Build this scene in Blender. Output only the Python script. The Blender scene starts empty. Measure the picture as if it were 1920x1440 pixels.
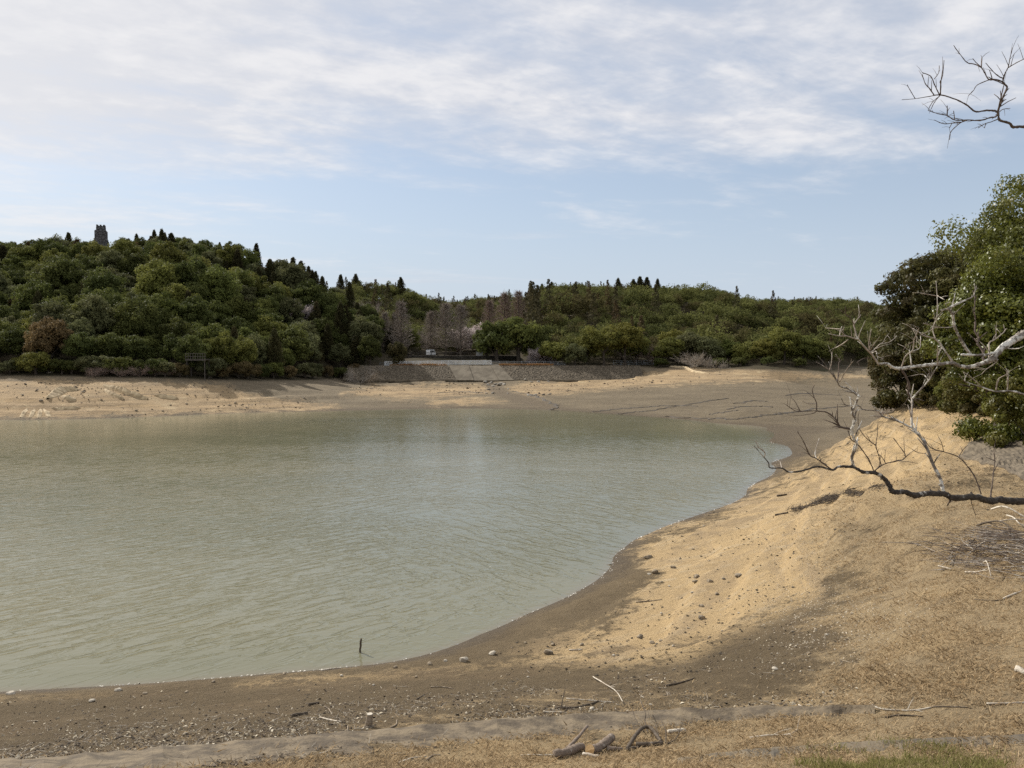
import bpy, math, random
import numpy as np
from mathutils import Vector

random.seed(11)
RNG = np.random.default_rng(11)
scene = bpy.context.scene
COL = scene.collection
PI = math.pi

# ------------------------------------------------------------------ camera
FPX, CAMZ, HOR = 1551.0, 10.0, 665.0
PITCH = math.atan((720 - HOR) / FPX)
CP, SP = math.cos(PITCH), math.sin(PITCH)
cam_data = bpy.data.cameras.new("camera")
cam_data.sensor_fit = 'HORIZONTAL'
cam_data.sensor_width = 36.0
cam_data.lens = 36.0 * FPX / 1920.0
cam_data.clip_start = 0.1
cam_data.clip_end = 6000
cam = bpy.data.objects.new("camera", cam_data)
COL.objects.link(cam)
cam.location = (0, 0, CAMZ)
cam.rotation_euler = (PI / 2 - PITCH, 0, 0)
scene.camera = cam


def ray(u, v):
    a, b = (u - 960) / FPX, (720 - v) / FPX
    return (a, CP + b * SP, -SP + b * CP)


def pz(u, v, z=0.0):
    d = ray(u, v)
    t = (z - CAMZ) / d[2]
    return (d[0] * t, d[1] * t, z)


def pD(u, v, D):
    d = ray(u, v)
    t = D / d[1]
    return (d[0] * t, D, CAMZ + d[2] * t)


def project(x, y, z):
    zz = z - CAMZ
    f = np.maximum(y * CP - zz * SP, 1e-3)
    b = y * SP + zz * CP
    return 960 + FPX * x / f, 720 - FPX * b / f


# ------------------------------------------------------------------ numpy noise
def _hash(ix, iy, s):
    h = (ix.astype(np.int64) * 374761393 + iy.astype(np.int64) * 668265263 + s * 974711) & 0x7fffffff
    h = ((h ^ (h >> 13)) * 1274126177) & 0x7fffffff
    return ((h ^ (h >> 16)) & 0xffff) / 65535.0


def vnoise(x, y, s=0):
    ix, iy = np.floor(x), np.floor(y)
    fx, fy = x - ix, y - iy
    fx, fy = fx * fx * (3 - 2 * fx), fy * fy * (3 - 2 * fy)
    a, b = _hash(ix, iy, s), _hash(ix + 1, iy, s)
    c, d = _hash(ix, iy + 1, s), _hash(ix + 1, iy + 1, s)
    return (a * (1 - fx) + b * fx) * (1 - fy) + (c * (1 - fx) + d * fx) * fy - 0.5


def fbm(x, y, o=4, s=0):
    r, a = 0, 1.0
    for k in range(o):
        r = r + a * vnoise(x, y, s + k * 17)
        x, y, a = x * 2.03 + 5.1, y * 2.03 + 1.7, a * 0.5
    return r


def sstep(a, b, x):
    t = np.clip((x - a) / (b - a), 0, 1)
    return t * t * (3 - 2 * t)


# ------------------------------------------------------------------ terrain: surveyed points -> thin plate surface
SHORE = [(0, 787), (200, 784), (400, 776), (600, 771), (750, 767), (950, 766), (1050, 769), (1180, 778), (1300, 788),
         (1400, 797), (1435, 806), (1447, 830), (1446, 870), (1440, 895), (1400, 925), (1320, 962), (1240, 990), (1190, 1012),
         (1152, 1042), (1128, 1080), (1090, 1105), (1040, 1130), (980, 1155), (900, 1190), (830, 1218), (740, 1240),
         (640, 1252), (520, 1262), (400, 1272), (250, 1283), (100, 1291), (0, 1297)]
C = [pz(u, v, 0) for u, v in SHORE]
C += [(-100, 125, 0), (-135, 118, 0), (-180, 100, 0), (-22, 24.6, 0), (-35, 25, 0), (-60, 25, 0), (-120, 20, 0), (-200, 30, 0)]
for u, v, z in [(200, 1150, -1.6), (600, 1150, -1.4), (900, 1080, -1.4), (1100, 1000, -1.2), (1300, 900, -1.0), (1385, 835, -.5),
                (1200, 830, -.9), (900, 830, -1.2), (500, 840, -1.4), (100, 850, -1.6), (100, 960, -1.9), (500, 960, -1.8),
                (-400, 900, -2), (-400, 1100, -2), (760, 990, -1.6), (1050, 790, -.4), (300, 810, -.5), (700, 795, -.5),
                (200, 1235, -.7), (600, 1210, -.7), (850, 1170, -.6), (1050, 1085, -.5), (1200, 985, -.4), (1360, 920, -.3)]:
    p = pz(u, v, 0)
    C.append((p[0], p[1], z))
for a in range(-180, 181, 30):
    t = math.radians(a)
    C.append((2.0 * math.sin(t), 2.0 * math.cos(t), 8.35))
for a in (-70, -45, -25, 0, 25, 45, 70):
    t = math.radians(a)
    for D, z in ((5, 6.95), (8, 5.65)):
        C.append((D * math.tan(t), D, z) if abs(a) < 60 else (D * math.sin(t), D * math.cos(t), z + .5))
for a in (110, 140, 180, -110, -140, -179):
    t = math.radians(a)
    for r in (8, 25, 80, 300):
        C.append((r * math.sin(t), r * math.cos(t), 8.2))
for u in (-500, -100, 300, 700, 1100, 1500, 1900, 2300):
    C.append(pD(u, 1440, 11.0 if u < 1500 else 10.8))
C += [pD(u, v, D) for u, v, D in [
    # near bank and sand spur
    (1560, 850, 71), (1600, 815, 66), (1650, 785, 62), (1700, 759, 61), (1760, 752, 60), (1850, 760, 56), (1800, 840, 42),
    (1750, 800, 50), (1700, 900, 33), (1600, 900, 47), (1600, 870, 55), (1640, 850, 52), (1500, 1000, 36), (1400, 1150, 24.6),
    (1400, 1300, 15.6), (1200, 1200, 25), (1250, 1050, 37.9), (1600, 1100, 24), (1800, 1100, 20), (1800, 1000, 25),
    (1900, 920, 30), (1920, 860, 36), (1600, 1250, 16), (1850, 1250, 14.5), (2300, 1000, 25), (2300, 850, 40), (2300, 760, 60),
    (2300, 1250, 14), (2000, 740, 75), (1900, 735, 90), (2300, 720, 120), (1000, 1330, 14.8), (600, 1370, 13.6), (200, 1400, 13.4),
    # left shore
    (-600, 702, 165), (-200, 702, 162), (0, 703, 159), (150, 706, 158), (300, 708, 160), (430, 712, 168), (520, 712, 185),
    (620, 713, 205), (200, 745, 142), (420, 750, 151), (600, 740, 168), (0, 745, 140), (-300, 745, 140),
    # flats
    (800, 745, 172), (950, 740, 178), (700, 725, 205), (1000, 720, 205), (1100, 740, 172), (1300, 740, 163), (1300, 762, 143),
    (1400, 735, 168), (1400, 772, 126), (1500, 720, 210), (1600, 705, 265), (1600, 740, 172), (1550, 800, 112), (1500, 830, 92.5),
    (1600, 772, 133), (1200, 715, 205), (1300, 722, 185), (1300, 705, 205), (1450, 711, 195), (1280, 691, 222), (1350, 695, 218),
    (1450, 694, 215), (1530, 700, 215), (1600, 691, 290), (1660, 689, 300), (1750, 700, 250),
    # dam and car park
    (640, 715, 221), (760, 715, 221), (900, 715, 221), (1050, 714, 221), (1170, 710, 221), (640, 692, 231), (760, 688, 231),
    (900, 688, 231), (1050, 688, 231), (1170, 689, 231), (740, 683, 243), (900, 683, 243), (1050, 683, 243),
    (750, 670, 254), (850, 670, 254), (930, 671, 254), (750, 667, 275), (900, 668, 275), (1000, 672, 265), (820, 655, 330),
    (900, 650, 380), (1180, 684, 245), (1300, 684, 240), (1450, 684, 236), (1560, 684, 250)]]
for u, D, z in [(1640, 69, 4.0), (1640, 79, 1.2), (1700, 69, 5.0), (1700, 82, 1.4), (1800, 72, 6.0), (1800, 88, 4.0), (1700, 150, 1.6),
                (1720, 105, 1.2), (1800, 110, 2.5), (1850, 150, 4.2), (1580, 84, .6), (1560, 98, .45)]:
    C.append(((u - 960) / FPX * D, D, z))


def crest(u, v, D, th):
    x, y, z = pD(u, v, D)
    return (x, y, z - th)


for u, v, D, th, bk in [(-600, 440, 300, 8, 1), (-200, 452, 292, 8, 1), (0, 458, 290, 8, 1), (130, 448, 290, 8, 1), (220, 452, 290, 8, 1),
                        (310, 442, 288, 7, 1), (430, 456, 290, 5, 1), (520, 486, 292, 5, 1), (620, 530, 292, 7, 0), (700, 600, 276, 8, 0),
                        (660, 522, 400, 9, 0), (700, 524, 400, 9, 0), (750, 529, 405, 9, 0), (800, 550, 430, 9, 0), (850, 556, 460, 9, 0),
                        (900, 551, 480, 9, 0), (960, 545, 480, 9, 0), (1000, 536, 372, 8, 1), (1050, 527, 352, 8, 1), (1160, 531, 342, 8, 1),
                        (1290, 530, 332, 8, 1), (1360, 540, 322, 8, 1), (1430, 556, 316, 8, 0), (1500, 590, 300, 8, 0),
                        (1430, 552, 470, 9, 0), (1500, 556, 480, 9, 0), (1580, 551, 480, 9, 0), (1650, 565, 480, 9, 0),
                        (1760, 560, 480, 9, 0), (1950, 560, 480, 9, 0)]:
    p = crest(u, v, D, th)
    C.append(p)
    if bk:
        for k, dz in ((1.17, -3), (1.4, -14)):
            C.append((p[0] * k, p[1] * k, max(p[2] + dz, 8)))
for u in (0, 200, 400):
    C.append(((u - 960) / FPX * 225, 225, 22.5 + (0 if u < 300 else -2)))
for u in (1060, 1200, 1340):
    C.append(((u - 960) / FPX * 288, 288, 19.0))
for a in (-80, -60, -42):
    t = math.radians(a)
    C += [(165 * math.sin(t), 165 * math.cos(t), 6.5), (300 * math.sin(t), 300 * math.cos(t), 40), (500 * math.sin(t), 500 * math.cos(t), 26)]
for a in (45, 65, 85):
    t = math.radians(a)
    C += [(45 * math.sin(t), 45 * math.cos(t), 7), (110 * math.sin(t), 110 * math.cos(t), 9.5), (300 * math.sin(t), 300 * math.cos(t), 22)]
for a in range(-175, 180, 18):
    t = math.radians(a)
    for r in (750, 1800):
        C.append((r * math.sin(t), r * math.cos(t), 14 if abs(a) < 90 else 9))
C = np.array(C)


def lp(x, y):
    r = np.maximum(np.hypot(x, y), 0.3)
    return np.arctan2(x, y), np.log(r), r


ct, cl, cr = lp(C[:, 0], C[:, 1])
cw = (C[:, 2] - CAMZ) / cr


def tk(d2):
    return 0.5 * d2 * np.log(d2 + 1e-12)


n = len(C)
A = np.zeros((n + 3, n + 3))
A[:n, :n] = tk((ct[:, None] - ct[None]) ** 2 + (cl[:, None] - cl[None]) ** 2) + np.eye(n) * 1e-5
Pm = np.stack([np.ones(n), ct, cl], 1)
A[:n, n:] = Pm
A[n:, :n] = Pm.T
W = np.linalg.solve(A, np.concatenate([cw, np.zeros(3)]))

DAM_Y0, DAM_Y1, DAM_Z0, DAM_Z1 = 221.5, 229.5, 3.05, 6.9


def tz(x, y):
    x, y = np.atleast_1d(np.asarray(x, float)), np.atleast_1d(np.asarray(y, float))
    out = np.empty(x.shape)
    xf, yf, of = x.ravel(), y.ravel(), out.ravel()
    for i in range(0, len(xf), 20000):
        t, l, r = lp(xf[i:i + 20000], yf[i:i + 20000])
        d2 = (t[:, None] - ct[None]) ** 2 + (l[:, None] - cl[None]) ** 2
        w = tk(d2) @ W[:n] + W[n] + W[n + 1] * t + W[n + 2] * l
        of[i:i + 20000] = CAMZ + w * r
    z = of.reshape(x.shape)
    r = np.hypot(x, y)
    z = np.where(r < 3, z * sstep(1.0, 3, r) + 8.35 * (1 - sstep(1.0, 3, r)), z)
    land = sstep(-0.1, 0.8, z)
    far = sstep(30, 120, r)
    z = z + land * (0.075 * fbm(x * .9, y * .9, 5, 3) + 0.12 * fbm(x * .16, y * .16, 3, 9) + far * 0.18 * fbm(x * .12, y * .09, 4, 21)) \
        + sstep(5.5, 9, z) * far * 2.2 * fbm(x * .035, y * .035, 3, 33)
    # stepped strand terraces and eroded hummocks left by the falling water
    band = sstep(.25, .7, z) * (1 - sstep(5.6, 6.8, z))
    nearb = (1 - sstep(70, 90, r)) * sstep(14, 22, r)
    leftb = sstep(110, 122, r) * (1 - sstep(165, 185, r)) * (x < -20)
    per = np.where(x < -20, .95, .62)
    q = (z + .22 * fbm(x * .25, y * .25, 3, 51)) / per
    fr = q - np.floor(q)
    step = (sstep(.30, .70, fr) - fr) * per
    z = z + band * step * (nearb * .62 + leftb * .85) * sstep(-.25, .25, fbm(x * .09, y * .09, 2, 61) + .12)
    spur = nearb * sstep(26, 40, r) * sstep(.42, .56, np.arctan2(x, np.maximum(y, .1)) / .9) * sstep(.5, 1.5, z)
    z = z + spur * (.34 * (.35 - np.abs(fbm(x * .42, y * .42, 4, 71))) - .10)
    dam = (x > -46) & (x < 36) & (y > 218) & (y < 233)
    pl = DAM_Z0 + (y - DAM_Y0) / (DAM_Y1 - DAM_Y0) * (DAM_Z1 - DAM_Z0) - 0.4
    z = np.where(dam & (y > DAM_Y0 - .5), np.minimum(z, np.maximum(pl, 2.4)), z)
    z = np.where(dam & (y > DAM_Y1 + .2), np.minimum(np.maximum(z, 6.5), 6.9), z)
    cp_ = (x > -38) & (x < 2) & (y > 252) & (y < 272)
    z = np.where(cp_, 9.2 + 0 * z, z)
    return z


def tz1(x, y):
    return float(tz(x, y)[0])


_T = np.geomspace(3, 900, 5000)


def hit(u, v, tmin=0):
    d = ray(u, v)
    T = _T[_T > tmin]
    z = tz(d[0] * T, d[1] * T)
    below = CAMZ + d[2] * T < z
    i = int(np.argmax(below))
    t = T[i]
    if i > 0:
        g0 = CAMZ + d[2] * T[i - 1] - z[i - 1]
        g1 = CAMZ + d[2] * T[i] - z[i]
        t = T[i - 1] + (T[i] - T[i - 1]) * g0 / (g0 - g1)
    return Vector((d[0] * t, d[1] * t, CAMZ + d[2] * t))


# ------------------------------------------------------------------ object helpers
def link(name, me, mat=None, parent=None):
    o = bpy.data.objects.new(name, me)
    COL.objects.link(o)
    if mat is not None and me is not None and not me.materials:
        me.materials.append(mat)
    if parent is not None:
        o.parent = parent
    return o


def mesh(name, v, f, mat=None, smooth=False):
    me = bpy.data.meshes.new(name)
    v = np.asarray(v, np.float32)
    f = np.asarray(f, np.int32) if not isinstance(f, list) else f
    if isinstance(f, np.ndarray):
        k = f.shape[1]
        me.vertices.add(len(v))
        me.vertices.foreach_set('co', v.ravel())
        me.loops.add(f.size)
        me.loops.foreach_set('vertex_index', f.ravel())
        me.polygons.add(len(f))
        me.polygons.foreach_set('loop_start', np.arange(len(f), dtype=np.int32) * k)
        me.polygons.foreach_set('loop_total', np.full(len(f), k, np.int32))
    else:
        me.from_pydata([tuple(map(float, p)) for p in v], [], f)
    if smooth:
        me.polygons.foreach_set('use_smooth', np.ones(len(me.polygons), bool))
    me.update(calc_edges=True)
    me.validate()
    if mat:
        me.materials.append(mat)
    return me


def tag(o, label=None, cat=None, group=None, kind=None):
    if label: o['label'] = label
    if cat: o['category'] = cat
    if group: o['group'] = group
    if kind: o['kind'] = kind
    return o


def empty(name, loc=(0, 0, 0), rz=0.0):
    o = bpy.data.objects.new(name, None)
    o.empty_display_size = 0.3
    COL.objects.link(o)
    o.location = loc
    o.rotation_euler = (0, 0, rz)
    return o


ORD = "first second third fourth fifth sixth seventh eighth ninth tenth eleventh twelfth thirteenth fourteenth fifteenth sixteenth seventeenth eighteenth nineteenth twentieth".split()
TENS = ["twenty", "thirty", "forty", "fifty", "sixty", "seventy"]


def ordinal(i):
    if i < 20: return ORD[i]
    t, k = divmod(i + 1, 10)
    if k == 0:
        return ["twentieth", "thirtieth", "fortieth", "fiftieth", "sixtieth", "seventieth"][t - 2]
    return TENS[t - 2] + "-" + ORD[k - 1]


class MB:
    """collects shapes into one mesh"""
    def __init__(self):
        self.v, self.f = [], []

    def add(self, v, f):
        o = len(self.v)
        self.v += [tuple(p) for p in v]
        self.f += [tuple(i + o for i in q) for q in f]

    def box(self, c, s, rz=0.0, M=None):
        p = [Vector((sx * s[0] / 2, sy * s[1] / 2, sz * s[2] / 2)) for sz in (-1, 1) for sy in (-1, 1) for sx in (-1, 1)]
        cr, sr = math.cos(rz), math.sin(rz)
        q = []
        for a in p:
            if M is not None:
                a = M @ a
            q.append((c[0] + a.x * cr - a.y * sr, c[1] + a.x * sr + a.y * cr, c[2] + a.z))
        self.add(q, [(0, 2, 3, 1), (4, 5, 7, 6), (0, 1, 5, 4), (2, 6, 7, 3), (0, 4, 6, 2), (1, 3, 7, 5)])

    def tube(self, P, R, n=6, cap=True):
        P = [Vector(p) for p in P]
        o = len(self.v)
        up = Vector((0.13, 0.31, 0.94))
        for i, p in enumerate(P):
            t = (P[min(i + 1, len(P) - 1)] - P[max(i - 1, 0)])
            t = t.normalized() if t.length > 1e-9 else Vector((0, 0, 1))
            a = t.cross(up)
            if a.length < 1e-3: a = t.cross(Vector((1, 0, 0)))
            a.normalize()
            b = t.cross(a)
            for k in range(n):
                w = 2 * PI * k / n
                self.v.append(tuple(p + (a * math.cos(w) + b * math.sin(w)) * R[i]))
        for i in range(len(P) - 1):
            for k in range(n):
                a0, a1 = o + i * n + k, o + i * n + (k + 1) % n
                self.f.append((a0, a1, a1 + n, a0 + n))
        if cap:
            self.f.append(tuple(o + k for k in range(n))[::-1])
            self.f.append(tuple(o + (len(P) - 1) * n + k for k in range(n)))

    def mesh(self, name, mat=None, smooth=False):
        return mesh(name, self.v, list(self.f), mat, smooth)

    def obj(self, name, mat=None, parent=None, smooth=False):
        return link(name, self.mesh(name, mat, smooth), None, parent)


def smooth_path(P, W, sub=4, jit=0.0, rng=random):
    """Catmull-Rom through points with radii"""
    P = [Vector(p) for p in P]
    Q, R = [], []
    for i in range(len(P) - 1):
        p0, p1, p2, p3 = P[max(i - 1, 0)], P[i], P[i + 1], P[min(i + 2, len(P) - 1)]
        for k in range(sub):
            t = k / sub
            q = 0.5 * ((2 * p1) + (p2 - p0) * t + (2 * p0 - 5 * p1 + 4 * p2 - p3) * t * t + (3 * p1 - p0 - 3 * p2 + p3) * t ** 3)
            r = W[i] * (1 - t) + W[i + 1] * t
            if jit:
                q = q + Vector((rng.uniform(-1, 1), rng.uniform(-1, 1), rng.uniform(-1, 1))) * r * jit
                r *= 1 + rng.uniform(-1, 1) * jit * .8
            Q.append(q)
            R.append(r)
    Q.append(P[-1])
    R.append(W[-1])
    return Q, R


# ------------------------------------------------------------------ node helpers
class NT:
    def __init__(self, name, nt=None):
        if nt is None:
            self.m = bpy.data.materials.new(name)
            self.m.use_nodes = True
            nt = self.m.node_tree
        self.nt = nt
        nt.nodes.clear()

    def n(self, t, **k):
        x = self.nt.nodes.new(t)
        for a, b in k.items():
            setattr(x, a, b)
        return x

    def l(self, a, b):
        self.nt.links.new(a, b)

    def inp(self, sock, val):
        if isinstance(val, bpy.types.NodeSocket):
            self.l(val, sock)
        else:
            sock.default_value = val

    def math(self, op, a, b=0.0, clamp=False):
        x = self.n('ShaderNodeMath', operation=op, use_clamp=clamp)
        self.inp(x.inputs[0], a)
        self.inp(x.inputs[1], b)
        return x.outputs[0]

    def mr(self, v, a, b, c=0.0, d=1.0, smooth=True):
        x = self.n('ShaderNodeMapRange', interpolation_type='SMOOTHSTEP' if smooth else 'LINEAR', clamp=True)
        self.inp(x.inputs['Value'], v)
        for s, q in (('From Min', a), ('From Max', b), ('To Min', c), ('To Max', d)):
            self.inp(x.inputs[s], q)
        return x.outputs[0]

    def mix(self, f, a, b, mode='MIX'):
        x = self.n('ShaderNodeMix', data_type='RGBA', blend_type=mode)
        self.inp(x.inputs[0], f)
        for s, q in ((x.inputs[6], a), (x.inputs[7], b)):
            self.inp(s, (*q, 1.0) if isinstance(q, tuple) and len(q) == 3 else q)
        return x.outputs[2]

    def noise(self, vec, scale, detail=4, rough=.55, dist=0.0):
        x = self.n('ShaderNodeTexNoise')
        if vec is not None: self.l(vec, x.inputs['Vector'])
        x.inputs['Scale'].default_value = scale
        x.inputs['Detail'].default_value = detail
        x.inputs['Roughness'].default_value = rough
        x.inputs['Distortion'].default_value = dist
        return x.outputs['Fac']

    def voro(self, vec, scale, feature='F1', out='Distance', rnd=1.0):
        x = self.n('ShaderNodeTexVoronoi', feature=feature)
        if vec is not None: self.l(vec, x.inputs['Vector'])
        x.inputs['Scale'].default_value = scale
        x.inputs['Randomness'].default_value = rnd
        return x.outputs[out]

    def mapping(self, vec, loc=(0, 0, 0), rot=(0, 0, 0), scale=(1, 1, 1)):
        x = self.n('ShaderNodeMapping', vector_type='TEXTURE')   # rotate first, then stretch
        scale = tuple(1.0 / k for k in scale)
        self.l(vec, x.inputs[0])
        x.inputs['Location'].default_value = loc
        x.inputs['Rotation'].default_value = rot
        x.inputs['Scale'].default_value = scale
        return x.outputs[0]

    def obj(self):
        return self.n('ShaderNodeTexCoord').outputs['Object']

    def pos(self):
        return self.n('ShaderNodeNewGeometry').outputs['Position']

    def attr(self, name, out='Fac'):
        x = self.n('ShaderNodeAttribute', attribute_name=name)
        return x.outputs[out]

    def bump(self, h, strength=.5, dist=.1, normal=None):
        x = self.n('ShaderNodeBump')
        self.l(h, x.inputs['Height'])
        x.inputs['Strength'].default_value = strength
        x.inputs['Distance'].default_value = dist
        if normal is not None: self.l(normal, x.inputs['Normal'])
        return x.outputs[0]

    def out(self, col, rough=.9, normal=None, spec=.3, extra=None):
        b = self.n('ShaderNodeBsdfPrincipled')
        self.inp(b.inputs['Base Color'], (*col, 1) if isinstance(col, tuple) and len(col) == 3 else col)
        self.inp(b.inputs['Roughness'], rough)
        b.inputs['Specular IOR Level'].default_value = spec
        if normal is not None: self.l(normal, b.inputs['Normal'])
        o = self.n('ShaderNodeOutputMaterial')
        if extra: extra(self, b, o)
        else: self.l(b.outputs[0], o.inputs[0])
        return self.m


def mat_simple(name, col, var=.25, scale=3.0, rough=.85, bump=.3, bd=.02, col2=None, thr=.5):
    t = NT(name)
    p = t.obj()
    nz = t.noise(p, scale, 6, .6)
    c2 = col2 or tuple(c * (1 - var * 1.6) for c in col)
    c = t.mix(t.mr(nz, thr - .14, thr + .14), tuple(c * (1 + var * .5) for c in col), c2)
    return t.out(c, rough, t.bump(t.noise(p, scale * 4, 5, .6), bump, bd))

# ------------------------------------------------------------------ light and sky
SUN_AZ, SUN_EL = math.radians(-44), math.radians(34)
S = Vector((math.sin(SUN_AZ) * math.cos(SUN_EL), math.cos(SUN_AZ) * math.cos(SUN_EL), math.sin(SUN_EL)))
sd = bpy.data.lights.new("sun", 'SUN')
sd.energy = 5.0
sd.angle = math.radians(0.6)
sd.color = (1.0, 0.955, 0.88)
sun = bpy.data.objects.new("sun", sd)
COL.objects.link(sun)
sun.rotation_euler = (-S).to_track_quat('-Z', 'Y').to_euler()
sun.location = (-60, 30, 80)

world = bpy.data.worlds.new("World")
scene.world = world
world.use_nodes = True
w = NT("sky", world.node_tree)
sky = w.n('ShaderNodeTexSky', sky_type='NISHITA')
sky.sun_disc = False
sky.sun_elevation, sky.sun_rotation = SUN_EL, SUN_AZ
sky.air_density, sky.dust_density, sky.ozone_density = 1.0, .7, 1.8
d = w.n('ShaderNodeTexCoord').outputs['Generated']
sx = w.n('ShaderNodeSeparateXYZ')
w.l(d, sx.inputs[0])
X, Y, Z = sx.outputs
zc = w.math('ADD', w.math('MAXIMUM', Z, 0.0), 0.07)
cv = w.n('ShaderNodeCombineXYZ')
w.l(w.math('DIVIDE', X, zc), cv.inputs[0])
w.l(w.math('DIVIDE', Y, zc), cv.inputs[1])
P = cv.outputs[0]
az = w.math('DIVIDE', X, w.math('MAXIMUM', Y, 0.05))        # tan of azimuth, valid ahead
big = w.noise(w.mapping(P, (3.1, 1.7, 0), (0, 0, .35), (.28, .62, 1)), 1.0, 5, .55, .5)
fine = w.noise(w.mapping(P, (7.3, 2.2, 0), (0, 0, .55), (.75, 1.5, 1)), 1.6, 7, .62, .35)
mot = w.noise(w.mapping(P, (1.3, 4.2, 0), (0, 0, -.2), (1, 1, 1)), 5.5, 4, .6, .2)
cover = w.mr(Z, 0.16, 0.27)
left = w.math('MULTIPLY', w.mr(az, -0.12, -0.62), w.mr(Z, 0.04, 0.24))
cov = w.math('ADD', w.math('MULTIPLY', cover, 0.80), w.math('MULTIPLY', left, 0.58))
cov = w.math('ADD', cov, w.math('MULTIPLY', w.mr(Z, 0.3, 0.6), 0.1))
dens = w.math('ADD', w.math('MULTIPLY', w.math('SUBTRACT', big, .5), 2.1), w.math('MULTIPLY', w.math('SUBTRACT', fine, .5), 1.5))
dens = w.math('ADD', dens, w.math('MULTIPLY', w.math('SUBTRACT', mot, .5), .5))
dens = w.math('ADD', dens, cov)
alpha = w.math('MULTIPLY', w.mr(dens, 0.10, 1.05), 0.95)
# thin high wisps in the clear belt
wn = w.noise(w.mapping(P, (11.4, .6, 0), (0, 0, .12), (.35, 1.1, 1)), 1.1, 6, .6, .3)
wisp = w.math('MULTIPLY', w.mr(wn, .56, .74), w.math('MULTIPLY', w.mr(Z, .035, .1), .4))
alpha = w.math('MAXIMUM', alpha, wisp)
glow = w.mr(az, 0.0, -0.65)
shade = w.mr(w.math('ADD', w.math('MULTIPLY', mot, .35), w.math('ADD', w.math('MULTIPLY', big, .3), w.math('MULTIPLY', fine, .35))), .42, .6)
ccol = w.mix(shade, (6.0, 6.2, 6.8), (7.9, 7.85, 8.0))
ccol = w.mix(w.math('MULTIPLY', glow, .5), ccol, (8.2, 8.1, 8.1))
hz = w.mr(Z, 0.0, 0.22, 1.0, 0.0)
skyc = w.mix(w.math('ADD', w.math('MULTIPLY', hz, .40), .52), sky.outputs[0], (5.2, 5.9, 7.0))
wc = w.mix(alpha, skyc, ccol)
bg = w.n('ShaderNodeBackground')
w.l(wc, bg.inputs[0])
bg.inputs[1].default_value = 0.1
wo = w.n('ShaderNodeOutputWorld')
w.l(bg.outputs[0], wo.inputs[0])

scene.view_settings.view_transform = 'Standard'
scene.view_settings.look = 'None'
scene.view_settings.exposure = 0.13
scene.view_settings.gamma = 1.0
scene.view_settings.use_curve_mapping = False
scene.render.engine = 'CYCLES'
scene.cycles.use_denoising = False
scene.cycles.sample_clamp_direct = 2.5
scene.cycles.sample_clamp_indirect = 2.5
scene.cycles.max_bounces = 6
scene.cycles.diffuse_bounces = 3
scene.cycles.transparent_max_bounces = 6
scene.cycles.caustics_reflective = False
scene.cycles.caustics_refractive = False

# ------------------------------------------------------------------ ground sheet
th = np.concatenate([np.linspace(-180, -40, 70, endpoint=False), np.linspace(-40, 40, 900, endpoint=False), np.linspace(40, 180, 70)])
th = np.radians(th)
rr = np.concatenate([[0.02], np.geomspace(0.8, 8, 40, endpoint=False), np.geomspace(8, 75, 330, endpoint=False),
                     np.geomspace(75, 330, 190, endpoint=False), np.geomspace(330, 2500, 50)])
TH, RR = np.meshgrid(th, rr)
GX, GY = RR * np.sin(TH), RR * np.cos(TH)
GZ = tz(GX, GY)
nr, nc = GX.shape
idx = np.arange(nr * nc).reshape(nr, nc)
F = np.stack([idx[:-1, :-1], idx[:-1, 1:], idx[1:, 1:], idx[1:, :-1]], -1).reshape(-1, 4)
gv = np.stack([GX, GY, GZ], -1).reshape(-1, 3)
U, V = project(gv[:, 0], gv[:, 1], gv[:, 2])
ahead = (gv[:, 1] > 1.0)
R_ = np.hypot(gv[:, 0], gv[:, 1])


def sdf(poly, u, v):
    """signed distance (pixels of the survey) to a polygon, positive inside"""
    d = np.full(u.shape, 1e9)
    ins = np.zeros(u.shape, bool)
    k = len(poly)
    for i in range(k):
        x0, y0 = poly[i]
        x1, y1 = poly[(i + 1) % k]
        ex, ey = x1 - x0, y1 - y0
        t = np.clip(((u - x0) * ex + (v - y0) * ey) / (ex * ex + ey * ey + 1e-9), 0, 1)
        d = np.minimum(d, np.hypot(u - x0 - t * ex, v - y0 - t * ey))
        c = ((y0 > v) != (y1 > v)) & (u < (x1 - x0) * (v - y0) / (y1 - y0 + 1e-12) + x0)
        ins ^= c
    return np.where(ins, d, -d)


SAND_NEAR = [(1720, 745), (1640, 795), (1568, 825), (1552, 862), (1505, 886), (1445, 915), (1345, 965), (1245, 1000), (1212, 1020),
             (1205, 1045), (1228, 1080), (1195, 1115), (1165, 1160), (1100, 1195), (1010, 1222), (955, 1238), (1005, 1254), (1180, 1258),
             (1290, 1243), (1380, 1196), (1450, 1166), (1540, 1120), (1560, 1050), (1590, 990), (1660, 945), (1800, 900), (1900, 900),
             (2600, 850), (2600, 700), (1800, 700)]
STRAND = [(440, 1283), (520, 1268), (620, 1263), (720, 1262), (860, 1248), (960, 1240), (960, 1252), (740, 1274), (560, 1286), (440, 1292)]
STRAND2 = [(-300, 1310), (0, 1303), (60, 1303), (210, 1300), (200, 1308), (60, 1314), (0, 1318), (-300, 1330)]
GRASS = [(1560, 960), (1650, 915), (1800, 880), (1930, 900), (2700, 860), (2700, 2600), (-800, 2600), (-800, 1560), (380, 1446), (620, 1428),
         (900, 1392), (1200, 1356), (1430, 1340), (1500, 1310), (1560, 1250), (1590, 1180), (1600, 1100), (1540, 1030)]
DARK = [(-1500, 1330), (0, 1312), (250, 1300), (440, 1296), (740, 1278), (960, 1256), (1180, 1262), (1290, 1250), (1385, 1203), (1460, 1172),
        (1560, 1150), (1640, 1190), (1640, 1260), (1560, 1320), (1420, 1345), (1200, 1350), (900, 1385), (620, 1420), (380, 1442),
        (0, 1480), (-1500, 1560)]
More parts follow.
